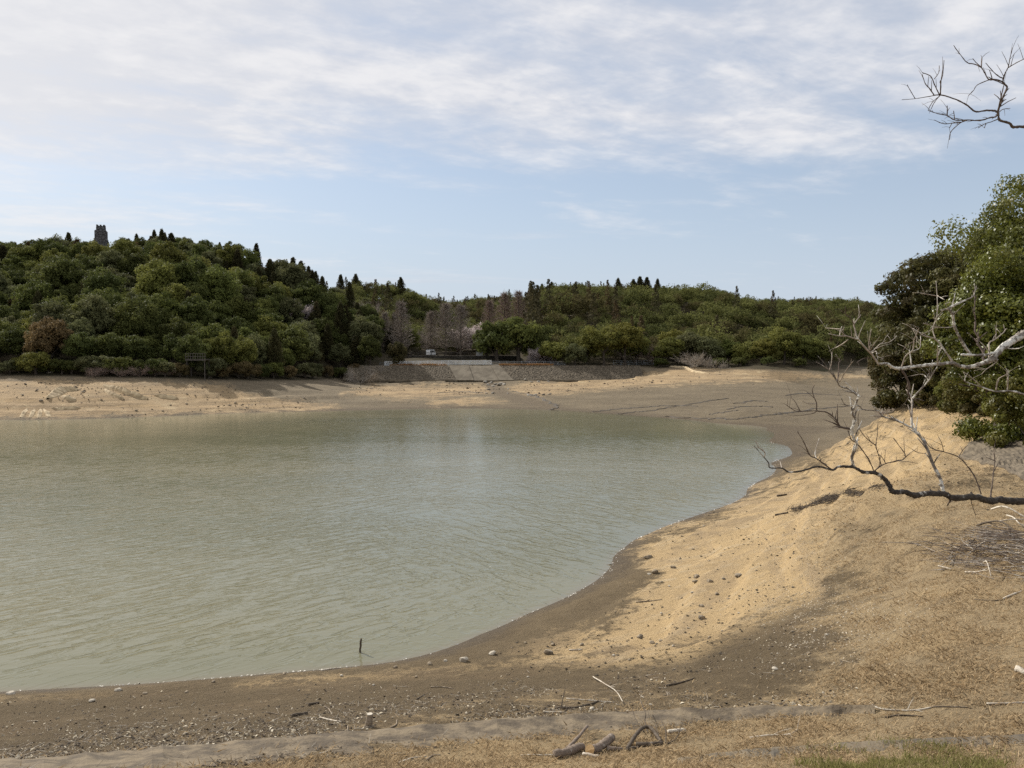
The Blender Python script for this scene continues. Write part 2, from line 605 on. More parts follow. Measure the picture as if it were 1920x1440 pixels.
near = ahead & (R_ < 95) & ~((R_ > 76) & (U > 1540))
z_sand = np.where(near, sdf(SAND_NEAR, U, V), -300)
z_sand = np.maximum(z_sand, np.where(near, np.maximum(sdf(STRAND, U, V), sdf(STRAND2, U, V)) * 1.6 - 2, -300))
z_grass = np.where(near, sdf(GRASS, U, V), np.where((R_ < 60) & ~ahead, 200, -300))
z_grass = np.where(near & (R_ < 9), 200, z_grass)
z_dark = np.where(near, sdf(DARK, U, V), -300)
# far shore
farm = ahead & ~near & (R_ > 95)
FS = [[(-900, 706), (0, 711), (200, 714), (420, 720), (470, 742), (560, 752), (640, 762), (560, 770), (400, 773), (200, 781), (0, 784), (-900, 800)],
      [(640, 738), (700, 724), (850, 722), (905, 722), (925, 736), (860, 745), (740, 747)],
      [(800, 757), (870, 744), (950, 752), (860, 758)],
      [(950, 728), (1000, 714), (1180, 709), (1230, 697), (1275, 687), (1320, 690), (1450, 695), (1530, 701), (1560, 708), (1480, 714), (1300, 719),
       (1150, 728), (1060, 738), (1000, 744), (965, 738)],
      [(1230, 700), (1275, 684), (1330, 692), (1400, 708), (1300, 712)],
      [(1560, 704), (1650, 703), (1650, 707), (1560, 708)]]
z_fs = np.full(U.shape, -300.0)
for p in FS:
    z_fs = np.maximum(z_fs, sdf(p, U, V))
z_fs = np.where(farm, z_fs, -300) * 3.0
z_sand = np.maximum(z_sand, z_fs)
CHANNEL = [(902, 712), (930, 719), (955, 735), (1000, 746), (1060, 762), (1040, 768), (960, 753), (922, 738)]
z_chan = np.where(farm & (R_ < 240), sdf(CHANNEL, U, V), -300) * 3
VEG = [(-2000, 704), (0, 703), (150, 705), (300, 708), (430, 712), (540, 713), (640, 711), (700, 690), (960, 684), (1180, 686), (1240, 690),
       (1290, 686), (1350, 692), (1450, 693), (1540, 697), (1600, 690), (1700, 689), (2400, 688)]
vv = np.interp(U, [p[0] for p in VEG], [p[1] for p in VEG])
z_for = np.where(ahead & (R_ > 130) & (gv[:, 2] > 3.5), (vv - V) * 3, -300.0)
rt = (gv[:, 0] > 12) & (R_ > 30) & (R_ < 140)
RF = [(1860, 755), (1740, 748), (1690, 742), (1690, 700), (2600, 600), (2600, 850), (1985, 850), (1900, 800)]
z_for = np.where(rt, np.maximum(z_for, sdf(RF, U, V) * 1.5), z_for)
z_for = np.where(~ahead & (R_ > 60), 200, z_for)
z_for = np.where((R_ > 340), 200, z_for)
CLEAR = [(1255, 592), (1352, 592), (1346, 603), (1265, 603)]
# damp rim beside the water: height over the water line
z_wet = np.clip(gv[:, 2], -2, 3)

gm = mesh("ground", gv, F, None, True)
for nm, a, sc in (("sand", z_sand, 60), ("grass", z_grass, 110), ("dark", z_dark, 90), ("forest", z_for, 60), ("channel", z_chan, 60)):
    at = gm.attributes.new(nm, 'FLOAT', 'POINT')
    at.data.foreach_set('value', (np.clip(a / sc, -1, 1) * .5 + .5).astype(np.float32))
at = gm.attributes.new("level", 'FLOAT', 'POINT')
at.data.foreach_set('value', z_wet.astype(np.float32))
at = gm.attributes.new("farness", 'FLOAT', 'POINT')
at.data.foreach_set('value', sstep(60, 110, R_).astype(np.float32))

t = NT("ground_mud_sand_grass")
p = t.pos()
farn = t.attr('farness')
nA = t.mr(t.noise(p, .30, 8, .66), .33, .67, 0, 1, False)
nB = t.mr(t.noise(p, 1.7, 8, .68), .32, .68, 0, 1, False)
nC = t.mr(t.noise(p, 11.0, 6, .72), .32, .68, 0, 1, False)
nE = t.mr(t.noise(p, 42.0, 4, .7), .32, .68, 0, 1, False)
nS = t.mr(t.noise(t.mapping(p, rot=(0, 0, .5), scale=(.55, 2.2, 1)), 1.0, 7, .66, .5), .33, .67, 0, 1, False)
zs = t.n('ShaderNodeSeparateXYZ')
t.l(p, zs.inputs[0])
zv = t.n('ShaderNodeCombineXYZ')
t.l(t.math('ADD', t.math('MULTIPLY', zs.outputs[2], 3.2), t.math('MULTIPLY', nB, .35)), zv.inputs[2])
t.l(t.math('MULTIPLY', zs.outputs[0], .05), zv.inputs[0])
t.l(t.math('MULTIPLY', zs.outputs[1], .05), zv.inputs[1])
nZ = t.mr(t.noise(zv.outputs[0], 1.6, 5, .7), .36, .64, 0, 1, False)
nD = t.mr(t.noise(t.mapping(p, scale=(.05, .16, 1)), 1.0, 8, .68, .5), .33, .67, 0, 1, False)
n0 = t.math('ADD', t.math('MULTIPLY', nA, .4), t.math('ADD', t.math('MULTIPLY', nB, .35), t.math('MULTIPLY', nC, .25)))
nf = t.math('ADD', t.math('MULTIPLY', nC, .5), t.math('MULTIPLY', nE, .5))
wob = t.math('MULTIPLY', t.math('SUBTRACT', n0, .5), t.mr(farn, 0, 1, .62, .45))
speck = t.voro(p, 7.0)
speck2 = t.voro(p, 24.0)


def zone(name, soft=.05, k=1.0):
    a = t.math('ADD', t.attr(name), t.math('MULTIPLY', wob, k))
    return t.mr(a, .5 - soft, .5 + soft)


mud = t.mix(n0, (.115, .083, .046), (.235, .178, .105))
mud = t.mix(t.mr(nZ, .5, .95, 0, .5), mud, (.10, .074, .045))
mud = t.mix(t.math('MULTIPLY', nf, .55), mud, (.115, .088, .058))
fmud = t.mix(nD, (.130, .104, .069), (.200, .160, .106))
fmud = t.mix(t.mr(nA, .45, .8, 0, .6), fmud, (.150, .120, .082))
fmud = t.mix(t.math('MULTIPLY', nB, .3), fmud, (.21, .168, .11))
fmud = t.mix(t.mr(nZ, .5, .95, 0, .45), fmud, (.115, .092, .063))
base = t.mix(farn, mud, fmud)
# damp dark rim by the water
lv = t.math('ADD', t.attr('level'), t.math('MULTIPLY', wob, .6))
rim = t.mr(lv, 0.0, .40, 1, 0)
base = t.mix(t.math('MULTIPLY', rim, t.mr(farn, 0, 1, .7, .6)), base, (.088, .068, .048))
# sand
sA = t.mix(n0, (.62, .445, .230), (.40, .288, .155))
sA = t.mix(t.math('MULTIPLY', nf, .5), sA, (.31, .222, .130))
sA = t.mix(t.mr(nS, .5, 1, 0, .5), sA, (.52, .42, .28))
sA = t.mix(t.mr(nZ, .5, .95, 0, .6), sA, (.33, .245, .15))
sA = t.mix(t.mr(nA, .55, 1, 0, .6), sA, (.27, .20, .125))
sF = t.mix(nD, (.43, .305, .168), (.27, .198, .118))
sF = t.mix(t.mr(nZ, .45, .95, 0, .7), sF, (.185, .135, .085))
sF = t.mix(t.mr(nA, .6, 1, 0, .6), sF, (.47, .37, .225))
sF = t.mix(t.mr(nB, .4, 1, 0, .5), sF, (.225, .168, .104))
base = t.mix(zone('sand', .14, 2.0), base, t.mix(farn, sA, sF))
base = t.mix(t.math('MULTIPLY', zone('channel', .06, .7), .9), base, (.140, .110, .075))
# dark litter covered mud
dk = t.mix(n0, (.095, .069, .039), (.235, .176, .104))
dk = t.mix(t.math('MULTIPLY', nf, .6), dk, (.075, .057, .038))
dk = t.mix(t.mr(nA, .5, .9, 0, .45), dk, (.165, .118, .07))
base = t.mix(zone('dark', .24, 2.8), base, dk)
# dead turf
gr = t.mix(n0, (.225, .165, .098), (.410, .308, .178))
gr = t.mix(t.math('MULTIPLY', nf, .6), gr, (.40, .30, .172))
gr = t.mix(t.mr(nS, .45, .95, 0, .5), gr, (.185, .14, .088))
gr = t.mix(t.mr(nA, .5, .95, 0, .55), gr, (.37, .265, .14))
base = t.mix(zone('grass', .26, 2.6), base, gr)
# woodland floor
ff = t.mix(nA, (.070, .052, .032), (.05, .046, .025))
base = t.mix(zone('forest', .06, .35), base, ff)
# bright chips of shell and stone on open ground, dark clods
chip = t.math('MULTIPLY', t.mr(speck2, .10, .18, 1, 0), t.mr(nB, .45, .75))
base = t.mix(t.math('MULTIPLY', chip, t.mr(farn, 0, 1, .6, 0)), base, (.50, .44, .34))
clod = t.math('MULTIPLY', t.mr(speck, .10, .24, 1, 0), t.mr(nA, .4, .7))
base = t.mix(t.math('MULTIPLY', clod, t.mr(farn, 0, 1, .55, .2)), base, (.10, .075, .05))
hh = t.math('ADD', t.math('MULTIPLY', nf, .30), t.math('ADD', t.math('MULTIPLY', nB, .45), t.math('MULTIPLY', nS, .25)))
hh = t.math('ADD', hh, t.math('MULTIPLY', t.mr(speck, .05, .3, 1, 0), .15))
hh = t.math('ADD', hh, t.math('MULTIPLY', nZ, .25))
bm = t.bump(hh, 1.0, .13)
rough = t.math('SUBTRACT', .95, t.math('MULTIPLY', t.math('MULTIPLY', rim, .3), t.math('SUBTRACT', 1.0, farn)))
gmat = t.out(base, rough, bm, .10)
gm.materials.append(gmat)
ground = link("ground", gm)
tag(ground, kind='structure')

# ------------------------------------------------------------------ water
wth = np.radians(np.linspace(-86, 36, 260))
wr = np.geomspace(14, 240, 260)
WT, WR = np.meshgrid(wth, wr)
WX, WY = WR * np.sin(WT), WR * np.cos(WT)
dep = -tz(WX, WY)
i2 = np.arange(WX.size).reshape(WX.shape)
q = np.stack([i2[:-1, :-1], i2[:-1, 1:], i2[1:, 1:], i2[1:, :-1]], -1).reshape(-1, 4)
keep = (dep.ravel()[q].max(1) > -0.35)
wm = mesh("water", np.stack([WX, WY, 0 * WX], -1).reshape(-1, 3), q[keep], None, True)
at = wm.attributes.new("depth", 'FLOAT', 'POINT')
t = NT("murky_water")
at.data.foreach_set('value', dep.ravel().astype(np.float32)) if len(wm.vertices) == dep.size else None
p = t.pos()
dist = t.n('ShaderNodeVectorMath', operation='LENGTH')
t.l(p, dist.inputs[0])
wpat = t.noise(t.mapping(p, rot=(0, 0, .2), scale=(.012, .03, 1)), 1.0, 4, .5, .3)
gust = t.mr(t.noise(t.mapping(p, rot=(0, 0, -.3), scale=(.02, .05, 1)), 1.0, 5, .6, .4), .35, .65)
r1 = t.noise(t.mapping(p, rot=(0, 0, .80), scale=(.5, 1.9, 1)), 1.0, 2, .55, .6)
r2 = t.noise(t.mapping(p, rot=(0, 0, -.85), scale=(.5, 1.8, 1)), 1.0, 2, .55, .6)
r3 = t.noise(t.mapping(p, rot=(0, 0, .2), scale=(1.3, 2.6, 1)), 1.0, 3, .6, .5)
sep = t.n('ShaderNodeSeparateXYZ')
t.l(p, sep.inputs[0])
side = t.mr(t.math('ADD', t.math('MULTIPLY', t.math('SUBTRACT', wpat, .5), 60.0), t.math('SUBTRACT', sep.outputs[0], t.math('MULTIPLY', sep.outputs[1], .02))), -14, 10)
rm = t.mix(side, r1, r2)
ridge = t.math('POWER', t.math('SUBTRACT', 1.0, t.math('MULTIPLY', t.math('ABSOLUTE', t.math('SUBTRACT', rm, .5)), 2.0)), 7.0)
h = t.math('ADD', t.math('MULTIPLY', rm, .55), t.math('MULTIPLY', ridge, .12))
h = t.math('ADD', h, t.math('MULTIPLY', r3, .22))
calm = t.math('MULTIPLY', t.mr(t.attr('depth'), 0.0, .9, .4, 1.0), t.math('ADD', .45, t.math('MULTIPLY', gust, .55)))
h = t.math('MULTIPLY', t.math('MULTIPLY', h, calm), t.mr(dist.outputs['Value'], 32, 110, 1.0, .24))
nrm = t.bump(h, 1.0, .20)
col = t.mix(t.mr(wpat, .38, .62), (.186, .174, .108), (.146, .144, .090))
col = t.mix(t.mr(t.math('ADD', t.attr('depth'), t.math('MULTIPLY', wpat, .3)), .04, .35), (.17, .142, .098), col)
b = t.n('ShaderNodeBsdfPrincipled')
t.l(col, b.inputs['Base Color'])
b.inputs['Roughness'].default_value = .11
b.inputs['IOR'].default_value = 1.33
t.l(nrm, b.inputs['Normal'])
o = t.n('ShaderNodeOutputMaterial')
t.l(b.outputs[0], o.inputs[0])
wm.materials.append(t.m)
water = link("water", wm)
tag(water, kind='structure')

# ------------------------------------------------------------------ foliage kit
def leaf_quads(P, N, size, rng, slim=.62):
    n = len(P)
    a = rng.normal(size=(n, 3))
    t = np.cross(N, a)
    t /= np.linalg.norm(t, axis=1)[:, None] + 1e-9
    b = np.cross(N, t)
    s = (size * rng.uniform(.6, 1.35, n))[:, None]
    v = np.stack([P - t * s * .5, P + b * s * .5 * slim + N * s * .10, P + t * s * .5, P - b * s * .5 * slim + N * s * .10], 1)
    return v.reshape(-1, 3)


def lobes_round(rng, nl, R, H, z0, lr=(.24, .40), low=-.55, stretch=(1, 1)):
    k = np.arange(nl) + .5
    zz = 1 - (1 - low) * k / nl
    ph = k * 2.39996 + rng.uniform(0, 6.28)
    rad = rng.uniform(.55, .86, nl)
    rxy = np.sqrt(np.clip(1 - zz * zz, .05, 1)) * rad
    c = np.stack([rxy * np.cos(ph) * R * stretch[0], rxy * np.sin(ph) * R * stretch[1], z0 + H * .5 + zz * rad * H * .5], 1)
    c += rng.normal(0, .10, (nl, 3)) * R
    c[:, :2] += (c[:, 2:3] - z0 - H * .5) * rng.normal(0, .16, (1, 2))
    ni = max(3, nl // 6)
    c[-ni:, :2] *= .35
    c[-ni:, 2] = z0 + H * rng.uniform(.35, .75, ni)
    return c, rng.uniform(lr[0], lr[1], nl) * R


def lobe_leaves(rng, c, r, per, leaf, squash=.8, jit=.7):
    n = len(c) * per
    d = rng.normal(size=(n, 3))
    d[:, 2] = d[:, 2] * .9 + .25
    d /= np.linalg.norm(d, axis=1)[:, None]
    ci = np.repeat(np.arange(len(c)), per)
    rr_ = r[ci] * rng.uniform(.62, 1.08, n) * (1 + .22 * np.sin(d[:, 0] * 5 + ci) * np.cos(d[:, 1] * 6 + ci * 1.7))
    P = c[ci] + d * rr_[:, None] * np.array([1, 1, squash])
    N = d + rng.normal(0, jit, (n, 3)) * .6
    N /= np.linalg.norm(N, axis=1)[:, None]
    tone = rng.uniform(0, 1, len(c))[ci] * .65 + rng.uniform(0, 1, n) * .35
    return leaf_quads(P, N, leaf, rng), tone


def foliage_mesh(name, V, tone, mat):
    f = np.arange(len(V), dtype=np.int32).reshape(-1, 4)
    me = mesh(name, V, f, mat)
    a = me.attributes.new('tone', 'FLOAT', 'FACE')
    a.data.foreach_set('value', tone.astype(np.float32))
    return me


def fol_mat(name, c0, c1, rough=.75, spec=.10, trans=.36, objvar=.36, patch=None):
    t = NT(name)
    tn = t.attr('tone')
    oi = t.n('ShaderNodeObjectInfo').outputs['Random']
    c = t.mix(tn, c0, c1)
    if patch:
        c = t.mix(t.mr(t.noise(t.pos(), patch[0], 3), .52, .6, 0, patch[2]), c, patch[1])
    hs = t.n('ShaderNodeHueSaturation')
    t.l(c, hs.inputs['Color'])
    t.l(t.mr(oi, 0, 1, 1 - objvar * .62, 1 + objvar * .62, False), hs.inputs['Value'])
    t.l(t.mr(t.math('FRACT', t.math('MULTIPLY', oi, 7.3)), 0, 1, .490, .510, False), hs.inputs['Hue'])
    c = hs.outputs[0]

    def ex(t, b, o):
        tr = t.n('ShaderNodeBsdfTranslucent')
        t.l(c, tr.inputs[0])
        mx = t.n('ShaderNodeMixShader')
        mx.inputs[0].default_value = trans
        t.l(b.outputs[0], mx.inputs[1])
        t.l(tr.outputs[0], mx.inputs[2])
        t.l(mx.outputs[0], o.inputs[0])
    return t.out(c, rough, None, spec, ex)


MAT = {
    'dark': fol_mat("foliage_dark_green", (0.056, 0.066, 0.020), (0.128, 0.139, 0.040)),
    'mid': fol_mat("foliage_mid_green", (0.073, 0.086, 0.024), (0.168, 0.179, 0.047)),
    'olive': fol_mat("foliage_olive", (0.098, 0.101, 0.026), (0.207, 0.203, 0.052)),
    'grey': fol_mat("foliage_grey_green", (0.081, 0.085, 0.037), (0.185, 0.186, 0.081)),
    'brown': fol_mat("foliage_brown", (0.095, 0.071, 0.032), (0.189, 0.139, 0.063)),
    'russet': fol_mat("foliage_russet", (0.122, 0.076, 0.041), (0.238, 0.151, 0.083)),
    'yellow': fol_mat("foliage_yellow_green", (0.122, 0.116, 0.027), (0.250, 0.229, 0.056)),
    'cedar': fol_mat("cedar_foliage", (.034, .035, .014), (.078, .066, .028), .8, .08),
    'rust': fol_mat("cedar_rusty_foliage", (.058, .036, .018), (.120, .074, .036), .8, .08),
    'blossom': fol_mat("cherry_blossom", (.44, .37, .34), (.66, .58, .55), .8, .1),
    'glossy': fol_mat("glossy_evergreen_leaves", (.062, .071, .013), (.185, .188, .032), .42, .32, .30, .3, (.9, (.15, .13, .03), .5)),
    'glossydark': fol_mat("dark_evergreen_leaves", (.052, .050, .017), (.130, .116, .038), .55, .15, .32, .3, (.7, (.085, .060, .026), .6)),
}
BARK = mat_simple("bark_brown", (.10, .080, .060), .35, 6, .9, .6, .02)
GREYTWIG = mat_simple("bare_twigs_grey_brown", (.30, .25, .205), .25, 2, .9, 0, .01)
REDTWIG = mat_simple("bare_twigs_rust", (.30, .22, .175), .25, 2, .9, 0, .01)
PALETWIG = mat_simple("bare_twigs_pale", (.36, .31, .25), .25, 2, .9, 0, .01)


def trunk_mesh(seed, h, r, lean=.06, limbs=4, spread=2.0):
    rg = random.Random(seed)
    b = MB()
    P = [(rg.uniform(-1, 1) * lean * h * k, rg.uniform(-1, 1) * lean * h * k, -0.6 + (h + .6) * k) for k in (0, .2, .45, .7, 1)]
    Q, R = smooth_path(P, [r * 1.35, r, r * .85, r * .65, r * .3], 3, .08, rg)
    b.tube(Q, R, 7)
    for i in range(limbs):
        k = rg.uniform(.35, .85)
        s = Vector(Q[int(k * (len(Q) - 1))])
        a = rg.uniform(0, 6.28)
        e = s + Vector((math.cos(a) * spread, math.sin(a) * spread, spread * rg.uniform(.5, 1.1)))
        m = (s + e) / 2 + Vector((0, 0, .15 * spread))
        q, rr_ = smooth_path([s, m, e], [r * .5, r * .32, r * .12], 3, .05, rg)
        b.tube(q, rr_, 5)
    return b.mesh("trunk", BARK, True)


PROTO = {}


def proto_round(key, seed, R, H, z0, nl, per, leaf, stretch=(1, 1), lr=(.24, .40), low=-.55, squash=.8):
    rg = np.random.default_rng(seed)
    c, r = lobes_round(rg, nl, R, H, z0, lr, low, stretch)
    V_, tn = lobe_leaves(rg, c, r, per, leaf, squash)
    PROTO.setdefault(key, []).append((foliage_mesh("crown", V_, tn, MAT['mid']), trunk_mesh(seed, z0 + H * .55, .22 + R * .02, .04, 5, R * .55), R, z0 + H))


for i in range(7):   # unit: metres
    proto_round('round', 40 + i, 4.9, 9.2 + 1.1 * (i % 3), .9, 56, 200, .48, (1 + .22 * ((i * 7) % 3 - 1), 1), lr=(.17, .38), low=-.8)
for i in range(3):
    proto_round('small', 60 + i, 3.0, 4.6, .1, 20, 220, .36, low=-.75)
for i in range(3):
    proto_round('open', 70 + i, 6.0, 8.6, 1.8, 46, 200, .46, (1.1, .95), (.17, .30), -.6, .66)


def proto_cedar(seed, R, H, key='cedar'):
    rg = np.random.default_rng(seed)
    c, r = [], []
    for k in range(46):
        f = (k + .5) / 46
        z = 1.2 + (H - 1.4) * f
        rad = R * (1 - f ** 1.25) ** .8 * rg.uniform(.5, .85)
        a = k * 2.39996
        c.append((rad * math.cos(a), rad * math.sin(a), z))
        r.append(R * (.17 + .22 * (1 - f)) * rg.uniform(.8, 1.25))
    V_, tn = lobe_leaves(rg, np.array(c), np.array(r), 120, .36, 1.25)
    PROTO.setdefault(key, []).append((foliage_mesh("crown", V_, tn, MAT['cedar']), trunk_mesh(seed, H * .8, .25, .01, 0), R, H))


for i in range(4):
    proto_cedar(80 + i, 2.9 + .4 * (i % 2), 9.6 + i * .8)


def twig_prisms(segs):
    """segs: list of (p0, p1, w) -> three sided spikes"""
    p0 = np.array([s[0] for s in segs], float)
    p1 = np.array([s[1] for s in segs], float)
    w_ = np.array([s[2] for s in segs])[:, None]
    d_ = p1 - p0
    d_ /= np.linalg.norm(d_, axis=1)[:, None] + 1e-9
    a = np.cross(d_, np.array([.3, .2, .93]))
    a /= np.linalg.norm(a, axis=1)[:, None] + 1e-9
    b = np.cross(d_, a)
    n_ = len(segs)
    vs = np.stack([p0 + a * w_, p0 - a * w_ * .5 + b * w_ * .87, p0 - a * w_ * .5 - b * w_ * .87,
                   p1 + a * w_ * .4, p1 - a * w_ * .2 + b * w_ * .35, p1 - a * w_ * .2 - b * w_ * .35], 1).reshape(-1, 3)
    base_ = (np.arange(n_) * 6)[:, None, None]
    fq = np.array([[0, 1, 4, 3], [1, 2, 5, 4], [2, 0, 3, 5]])[None] + base_
    return vs, fq.reshape(-1, 4)


def proto_barecone(seed, R, H):
    """leafless conifer: straight stem, whorls of fine rising branches"""
    rg = np.random.default_rng(seed)
    segs = []
    for k in range(150):
        f = (k + .5) / 150
        z = H * (.16 + .82 * f)
        L = R * (1.05 - f) ** .7 * rg.uniform(.6, 1.05) * (0.75 + .25 * min(1, f * 6))
        a = k * 2.39996 + rg.normal(0, .3)
        dv = np.array([math.cos(a), math.sin(a), .25 + .5 * f])
        p0 = np.array([0, 0, z])
        p1 = p0 + dv * L
        segs.append((p0, p1, .07))
        for j in range(24):
            g = rg.uniform(.15, 1)
            q0 = p0 + (p1 - p0) * g
            e = rg.normal(size=3) * .5 + dv * .7 + np.array([0, 0, .25])
            q1 = q0 + e * rg.uniform(.4, 1.1)
            segs.append((q0, q1, .042))
    vs, fq = twig_prisms(segs)
    PROTO.setdefault('barecone', []).append((mesh("crown", vs, fq, GREYTWIG), trunk_mesh(seed, H * .97, .26, .004, 0), R, H))


for i in range(3):
    proto_barecone(90 + i, 4.9 + .4 * i, 19.0)


def grow(rg, segs, p, dv, L, w_, depth, spread, lift):
    n_ = 3
    for k in range(n_):
        dv = dv + rg.normal(size=3) * .16 + np.array([0, 0, lift])
        dv /= np.linalg.norm(dv)
        q = p + dv * L / n_
        segs.append((p, q, w_ * (1 - .2 * k)))
        p = q
        if depth > 0:
            for j in range(2 if depth > 1 else 3):
                e = dv + rg.normal(size=3) * spread
                e /= np.linalg.norm(e)
                grow(rg, segs, p, e, L * rg.uniform(.5, .75), w_ * .55, depth - 1, spread, lift)


def proto_barespread(key, seed, H, spread, stems, mat, lift=.08, w0=.10, blossom=False, flat=1.0):
    rg = np.random.default_rng(seed)
    segs = []
    for s_ in range(stems):
        a = s_ * 6.28 / stems + rg.uniform(0, .8)
        dv = np.array([math.cos(a) * flat, math.sin(a) * flat, .9])
        dv /= np.linalg.norm(dv)
        grow(rg, segs, np.array([0, 0, H * .12]), dv, H * .55, w0, 3, spread, lift)
    vs, fq = twig_prisms(segs)
    tm = trunk_mesh(seed, H * .2, w0 * 1.6, .02, 0)
    if blossom:
        ends = np.array([s[1] for s in segs if s[2] < w0 * .32])
        ends = np.repeat(ends, 5, 0) + rg.normal(0, .28, (len(ends) * 5, 3))
        N = rg.normal(size=ends.shape)
        N /= np.linalg.norm(N, axis=1)[:, None]
        Vb = leaf_quads(ends, N, .26, rg, .9)
        cm = foliage_mesh("crown", Vb, rg.uniform(0, 1, len(ends)), MAT['blossom'])
        b = MB()
        tmm = mesh("trunk", vs, fq, BARK)
        PROTO.setdefault(key, []).append((cm, tmm, H * .6, H))
    else:
        PROTO.setdefault(key, []).append((mesh("crown", vs, fq, mat), tm, H * .6, H))


proto_barespread('cherry', 101, 6.5, .55, 5, None, .02, .12, True)
proto_barespread('barefan', 102, 4.6, .34, 9, PALETWIG, .02, .085, False, 1.6)
proto_barespread('barefan', 103, 4.6, .30, 8, PALETWIG, .01, .08, False, 1.9)
proto_barespread('bareround', 104, 7.0, .42, 6, GREYTWIG, .05, .10)
proto_barespread('bareround', 105, 7.0, .45, 7, REDTWIG, .05, .10)

TREES = []   # records for labelling


def plant(name, key, x, y, scale, tone=None, hs=1.0, noun="", band="", cat="tree", rg=random, z=None, which=None):
    cm, tm, R, H = PROTO[key][which if which is not None else rg.randrange(len(PROTO[key]))]
    e = empty(name, (x, y, (tz1(x, y) if z is None else z) - .15), rg.uniform(0, 6.28))
    e.scale = (scale, scale, scale * hs)
    c = link("crown", cm, None, e)
    if tone:
        c.material_slots[0].link = 'OBJECT'
        c.material_slots[0].material = MAT[tone] if tone in MAT else tone
    link("trunk", tm, None, e)
    e['category'] = cat
    TREES.append(dict(o=e, x=x, y=y, z=e.location.z + H * scale * hs, noun=noun, band=band, tone=tone))
    return e


SKYLINE = [(-300, 458), (0, 459), (60, 453), (100, 455), (132, 441), (160, 454), (172, 462), (218, 462), (235, 450), (260, 443), (300, 438), (345, 441), (365, 450), (400, 457), (430, 452), (460, 455), (490, 465),
           (510, 478), (530, 490), (560, 492), (590, 508), (620, 515), (660, 517), (700, 519), (735, 516), (750, 521), (770, 536), (800, 546), (850, 553), (900, 549), (940, 546), (970, 541), (1000, 533), (1050, 523),
           (1100, 525), (1240, 526), (1290, 527), (1330, 530), (1360, 538), (1400, 546), (1430, 550), (1480, 554), (1540, 553), (1570, 548), (1600, 551), (1630, 561), (1660, 567), (2200, 562)]
_sk = np.array(SKYLINE)


def top_limit(x, y, z, H, rg):
    """factor that keeps a tree's top under the wood's surveyed skyline"""
    u, _ = project(x, y, z)
    lim = np.interp(u, _sk[:, 0], _sk[:, 1]) + rg.uniform(-1.0, 7.0)
    zmax = pD(u, lim, y)[2]
    return (zmax - z) / H


# visibility of canopy tops along each bearing
_vt = np.radians(np.linspace(-36, 36, 220))
_vr = np.geomspace(100, 700, 160)
_VT, _VR = np.meshgrid(_vt, _vr, indexing='ij')
_vz = tz(_VR * np.sin(_VT), _VR * np.cos(_VT))
_el = np.maximum.accumulate((_vz + 5.0 - CAMZ) / _VR, axis=1)


def seen(x, y, ztop):
    t_, r_ = math.atan2(x, y), math.hypot(x, y)
    if abs(t_) > math.radians(35.5): return False
    i = int((t_ - _vt[0]) / (_vt[1] - _vt[0]))
    j = int(np.searchsorted(_vr, r_ - 9)) - 1
    return j < 0 or (ztop - CAMZ) / r_ > _el[i, j] + .0


def on_forest(x, y):
    """above the drawdown line of the bank"""
    z = tz1(x, y)
    u, v = project(x, y, z)
    return float(v) < np.interp(u, [q[0] for q in VEG], [q[1] for q in VEG]) - 1.0, float(u), float(v), z


placed = []


def free(x, y, R, k=.78):
    for (a, b, r) in placed:
        if (a - x) ** 2 + (b - y) ** 2 < (k * (r + R)) ** 2: return False
    return True


def at_u(u, D):
    return (u - 960) / FPX * D, D


# --- trees that stand out, placed where the photograph shows them
def put(name, key, u, D, scale, tone, noun, band, hs=1.0, cat="tree", which=None):
    x, y = at_u(u, D)
    placed.append((x, y, PROTO[key][0][2] * scale))
    return plant(name, key, x, y, scale, tone, hs, noun, band, cat, random, None, which)


DAMB = "behind the dam"
for u, D, s, tn in [(752, 262, .98, GREYTWIG), (722, 272, .72, GREYTWIG), (808, 276, .84, GREYTWIG), (836, 268, .98, GREYTWIG), (864, 270, .95, GREYTWIG),
                    (918, 286, .92, REDTWIG), (946, 290, 1.0, REDTWIG), (972, 300, .9, REDTWIG)]:
    put('leafless_conifer', 'barecone', u, D, s, tn, "tall leafless grey brown conifer" if tn is GREYTWIG else "tall leafless rusty brown conifer", "behind the car park", .93)
put('cherry_tree', 'cherry', 886, 281, 1.3, None, "blossoming pale pink cherry tree", "behind the car park")
put('cherry_tree', 'cherry', 552, 246, 1.05, None, "blossoming pale pink cherry tree", "on the left hill")
put('cherry_tree', 'cherry', 1011, 241, .62, None, "small white blossoming tree", "by the right end of the grey fence")
for u, D, s, tn, hs in [(932, 246, 2.25, 'dark', 1.15), (972, 247, 2.5, 'mid', 1.1), (1000, 252, 2.2, 'dark', 1.1), (912, 254, 1.7, 'dark', 1.1)]:
    put('evergreen_tree', 'small', u, D, s, tn, "bushy green evergreen tree", "beside the car park", hs)
put('conifer_shrub', 'small', 746, 232.5, 1.05, 'cedar', "dark round topped conifer shrub", "on the dam slope", 1.45, "shrub")
SH = "along the far right shore"
